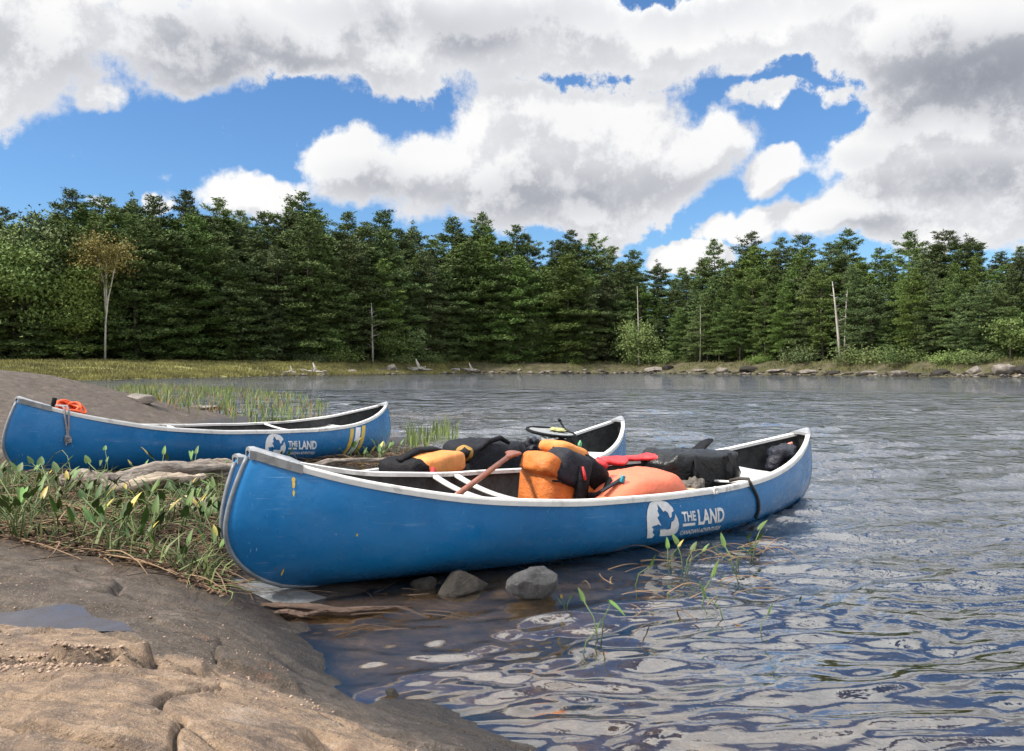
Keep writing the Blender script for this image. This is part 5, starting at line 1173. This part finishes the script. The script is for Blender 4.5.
def litter(n,poly,mat,label,seed,sz=.02,name='leaf_litter'):
    rs_=np.random.default_rng(seed); P=np.array(poly); x0,y0=P.min(0); x1,y1=P.max(0); X=rs_.uniform(x0,x1,n*6); Y=rs_.uniform(y0,y1,n*6); k=polysd(poly,X,Y)+.05*fbm(X*6,Y*6,2,seed)>0; X,Y=X[k][:n],Y[k][:n]; n=len(X)
    Z=np.maximum(G(X,Y),0)+.004+.012*rs_.random(n); C=np.stack([X,Y,Z],1); a=rs_.random(n)*6.28; t=rs_.normal(0,.4,n)
    u=np.stack([np.cos(a),np.sin(a),t],1)*(sz*(.4+rs_.random(n)))[:,None]; v=np.stack([-np.sin(a),np.cos(a),rs_.normal(0,.4,n)],1)*(sz*.45*(.4+rs_.random(n)))[:,None]
    V=np.stack([C-u,C+v,C+u,C-v],1).reshape(-1,3); f=np.arange(4*n).reshape(-1,4); o=mesh_np(name,V,f,mat); return tag(o,label,'litter',kind='stuff')
_b=np.random.default_rng(44); _P=np.array(BANK); _x=_b.uniform(_P[:,0].min(),_P[:,0].max(),9000); _y=_b.uniform(_P[:,1].min(),_P[:,1].max(),9000)
_k=(polysd(BANK,_x,_y)>.05)&(fbm(_x*1.6,_y*1.6,3,71)>.02); _x,_y=_x[_k][:1300],_y[_k][:1300]
blades('bank_grass',np.stack([_x,_y,np.maximum(G(_x,_y),0)-.01],1),.15,M_GREENST,.0065,'short narrow green blades among the dead stalks of the near bank','grass',12,.9)
litter(14000,BANK,M_LITTER,'brown leaf and bark litter on the bank between the canoes',7)
litter(2600,BANK,simple('tan_chips',(.26,.19,.12),.9,.5,30),'pale wood chips and bits scattered in the bank litter',8,.014,'wood_chips')
litter(1500,BANK2,M_LITTER,'brown litter on the mud between the left and middle canoes',9,.02)
# gravel in the crevice of the front rock
def gravel(pl,n,z,label,seed,sz=.006,mat=None):
    rs_=np.random.default_rng(seed); poly=PW(pl,z); P=np.array(poly); x0,y0=P.min(0);x1,y1=P.max(0); X=rs_.uniform(x0,x1,n*8);Y=rs_.uniform(y0,y1,n*8);k=polysd(poly,X,Y)+.03*fbm(X*14,Y*14,2,seed)>0;X,Y=X[k][:n],Y[k][:n];Z=G(X,Y)
    base=np.array([(1,0,0),(-1,0,0),(0,1,0),(0,-1,0),(0,0,.8),(0,0,-.8)]); fc=np.array([(0,2,4),(2,1,4),(1,3,4),(3,0,4),(2,0,5),(1,2,5),(3,1,5),(0,3,5)]); n=len(X)
    S=(sz*(.35+rs_.random(n)**2.2*1.8))[:,None,None]*(.7+.6*rs_.random((n,6,1))); V=base[None]*S; a=rs_.random(n)*6.28; c,s=np.cos(a)[:,None],np.sin(a)[:,None]
    V=np.stack([V[...,0]*c-V[...,1]*s,V[...,0]*s+V[...,1]*c,V[...,2]*.7],-1)+np.stack([X,Y,Z+sz*.2],1)[:,None,:]
    o=mesh_np('gravel',V.reshape(-1,3),(fc[None]+np.arange(n)[:,None,None]*6).reshape(-1,3),mat or stone('tan_gravel',(.12,.08,.06),(.30,.21,.15),(.50,.40,.32),sc=20,bump=.1)); tag(o,label,'gravel',kind='stuff')
gravel([(-10,690),(60,682),(110,680),(130,690),(90,700),(50,705),(20,715),(-10,710)],420,.30,'tan grit and crumbs in the rock crevice at lower left',21,.0045)
gravel([(170,668),(215,672),(300,680),(380,692),(300,692),(200,690)],60,.2,'pale grit along the ledge in the middle of the front rock',22,.004)
gravel([(-60,575),(200,585),(330,680),(400,712),(500,760),(0,760),(-100,700)],500,.22,'loose specks of grit strewn over the front rock',23,.003)
# ---- pickerelweed
def leaf(mb,base,dr,ln,wd,fold=.25,droop=.3):
    dr=Vector(dr).normalized(); s=dr.cross(Vector((0,0,1))); s=s.normalized() if s.length>.1 else Vector((1,0,0)); u=s.cross(dr)
    prof=[(-.26,.26,0),(-.08,.46,0),(.10,.48,0),(.35,.40,0),(.62,.27,0),(.84,.12,0),(1,.0,0)]; vs=[]
    for t,w,_ in prof:
        c=Vector(base)+dr*(t*ln)-Vector((0,0,1))*(droop*ln*max(0,t)**2)
        vs+= [c-s*w*wd+u*(fold*w*wd),c if t>=0 else Vector(base),c+s*w*wd+u*(fold*w*wd)]
    fs=[]
    for i in range(len(prof)-1):
        a=i*3; fs+=[(a,a+1,a+4,a+3),(a+1,a+2,a+5,a+4)]
    mb.add(vs,fs)
def plant(seed,leaves,h=.32):
    rs_=np.random.default_rng(seed); g=empty('pickerelweed')
    for i in range(leaves):
        a=rs_.random()*6.28; L=h*(.65+.5*rs_.random()); tx=L*(.25+.55*rs_.random())
        p0=(0,0,-.08); p1=(math.cos(a)*tx*.35,math.sin(a)*tx*.35,L*.55); p2=(math.cos(a)*tx,math.sin(a)*tx,L*.92)
        mb=MB(); mb.tube([p0,p1,p2],[.0045,.004,.003],6); mb.build('stem',M_STEM,g)
        mb=MB(); dz=rs_.choice([1.2,.5,-.3],p=[.6,.25,.15]); leaf(mb,p2,(math.cos(a+rs_.normal()*.5),math.sin(a+rs_.normal()*.5),dz*1.3),.105*(.7+.5*rs_.random()),.045*(.8+.5*rs_.random()),.35,.2)
        mb.build('leaf',M_LEAFY if rs_.random()<.14 else M_LEAF,g)
    reg(g); return g
PL=[plant(s,n,h) for s,n,h in ((1,2,.26),(2,3,.30),(3,4,.26),(4,1,.20),(5,3,.22),(6,4,.30),(7,1,.34))]
UP=set()
def put_plant(i,x,y,z,rz,s,label,group):
    o=PL[i] if i not in UP else copy_tree(PL[i]); UP.add(i); o.location=(x,y,z); o.rotation_euler=(0,0,rz); o.scale=(s,s,s); tag(o,label,'water plant',group)
rp=np.random.default_rng(77)
zones=[('arrow leaved green plant in the reeds at the far left of the bank',[(-20,556),(70,560),(70,506),(-20,495)],30,'plants at the left of the bank'),
 ('arrow leaved green plant in the middle of the tangled bank, before the driftwood',[(70,556),(150,560),(160,508),(70,508)],32,'plants in the middle of the bank'),
 ('arrow leaved green plant just left of the nearest bow',[(150,560),(218,562),(222,510),(230,496),(160,502)],28,'plants left of the nearest bow'),
 ('arrow leaved green plant between the driftwood and the left canoe',[(80,488),(236,480),(240,470),(90,476)],7,'plants along the driftwood'),
 ('arrow leaved green plant on the mud between the left and middle canoes',[(262,470),(400,462),(404,448),(372,446),(330,456),(262,466)],22,'plants between the left and middle canoes')]
for zi,(lab,pl,n,grp) in enumerate(zones):
    poly=PW(pl,.15 if zi<4 else .05); P=np.array(poly); c=0
    while c<n:
        x=rp.uniform(P[:,0].min(),P[:,0].max()); y=rp.uniform(P[:,1].min(),P[:,1].max())
        if polysd(poly,np.array([x]),np.array([y]))[0]<0: continue
        put_plant(int(rp.integers(0,7)),x,y,max(gz(x,y),-.02),rp.random()*6.28,.5+.42*rp.random(),lab,grp); c+=1
wp=[(600,640,0,.8,'single upright arrow leaf in the water in front of the grey stone'),(580,655,3,.7,'small leaf on a short stem in the water, lowest of those near the stones'),(632,585,3,.9,'pale leaf on a stem close under the nearest canoe emblem'),(684,573,1,.8,'pair of leaves in the water right below the canoe lettering'),(700,605,3,1.0,'leaf bent over the water right of the stones'),
 (728,622,3,.9,'broad dark leaf lying low on the water at the middle right'),(758,632,3,.6,'small dark leaf farthest from shore in front of the stern'),(735,570,2,.85,'tall leafy stems in the water beside the nearest stern'),(752,560,1,.9,'stems in the water at the shadow edge of the nearest stern'),(793,606,3,.35,'tiny leaf alone on open water at right of the plants'),(566,610,4,.45,'thin sprig right beside the rounded grey stone'),(668,566,4,.7,'two narrow leaves against the hull below the emblem'),(742,585,6,.7,'tall thin stem left of the open water by the stern')]
for i,(px,py,k,s,lab) in enumerate(wp):
    p=W(px,py,0); put_plant(k,p.x,p.y,-.01,rp.random()*6.28,s*.8,lab,None)
stalks('floating_stalks',46,PW([(590,575),(760,530),(775,590),(700,625),(620,630),(560,600)],0),M_DEADST,'thin dead stalks floating in the water beside the nearest canoe',L=(.1,.35),rad=.003,up=.15,seed=15,kind_cat='floating stalks',hz=.01)
stalks('floating_stalks',20,PW([(250,590),(420,585),(430,620),(330,640)],0),simple('wet_twigs',(.05,.03,.02),.6,.4,3),'wet twigs in the shallows under the nearest bow',L=(.08,.25),rad=.003,up=.05,seed=16,kind_cat='wet twigs',hz=.01)
for cu in list(bpy.data.curves): 
    if cu.users==0: bpy.data.curves.remove(cu)
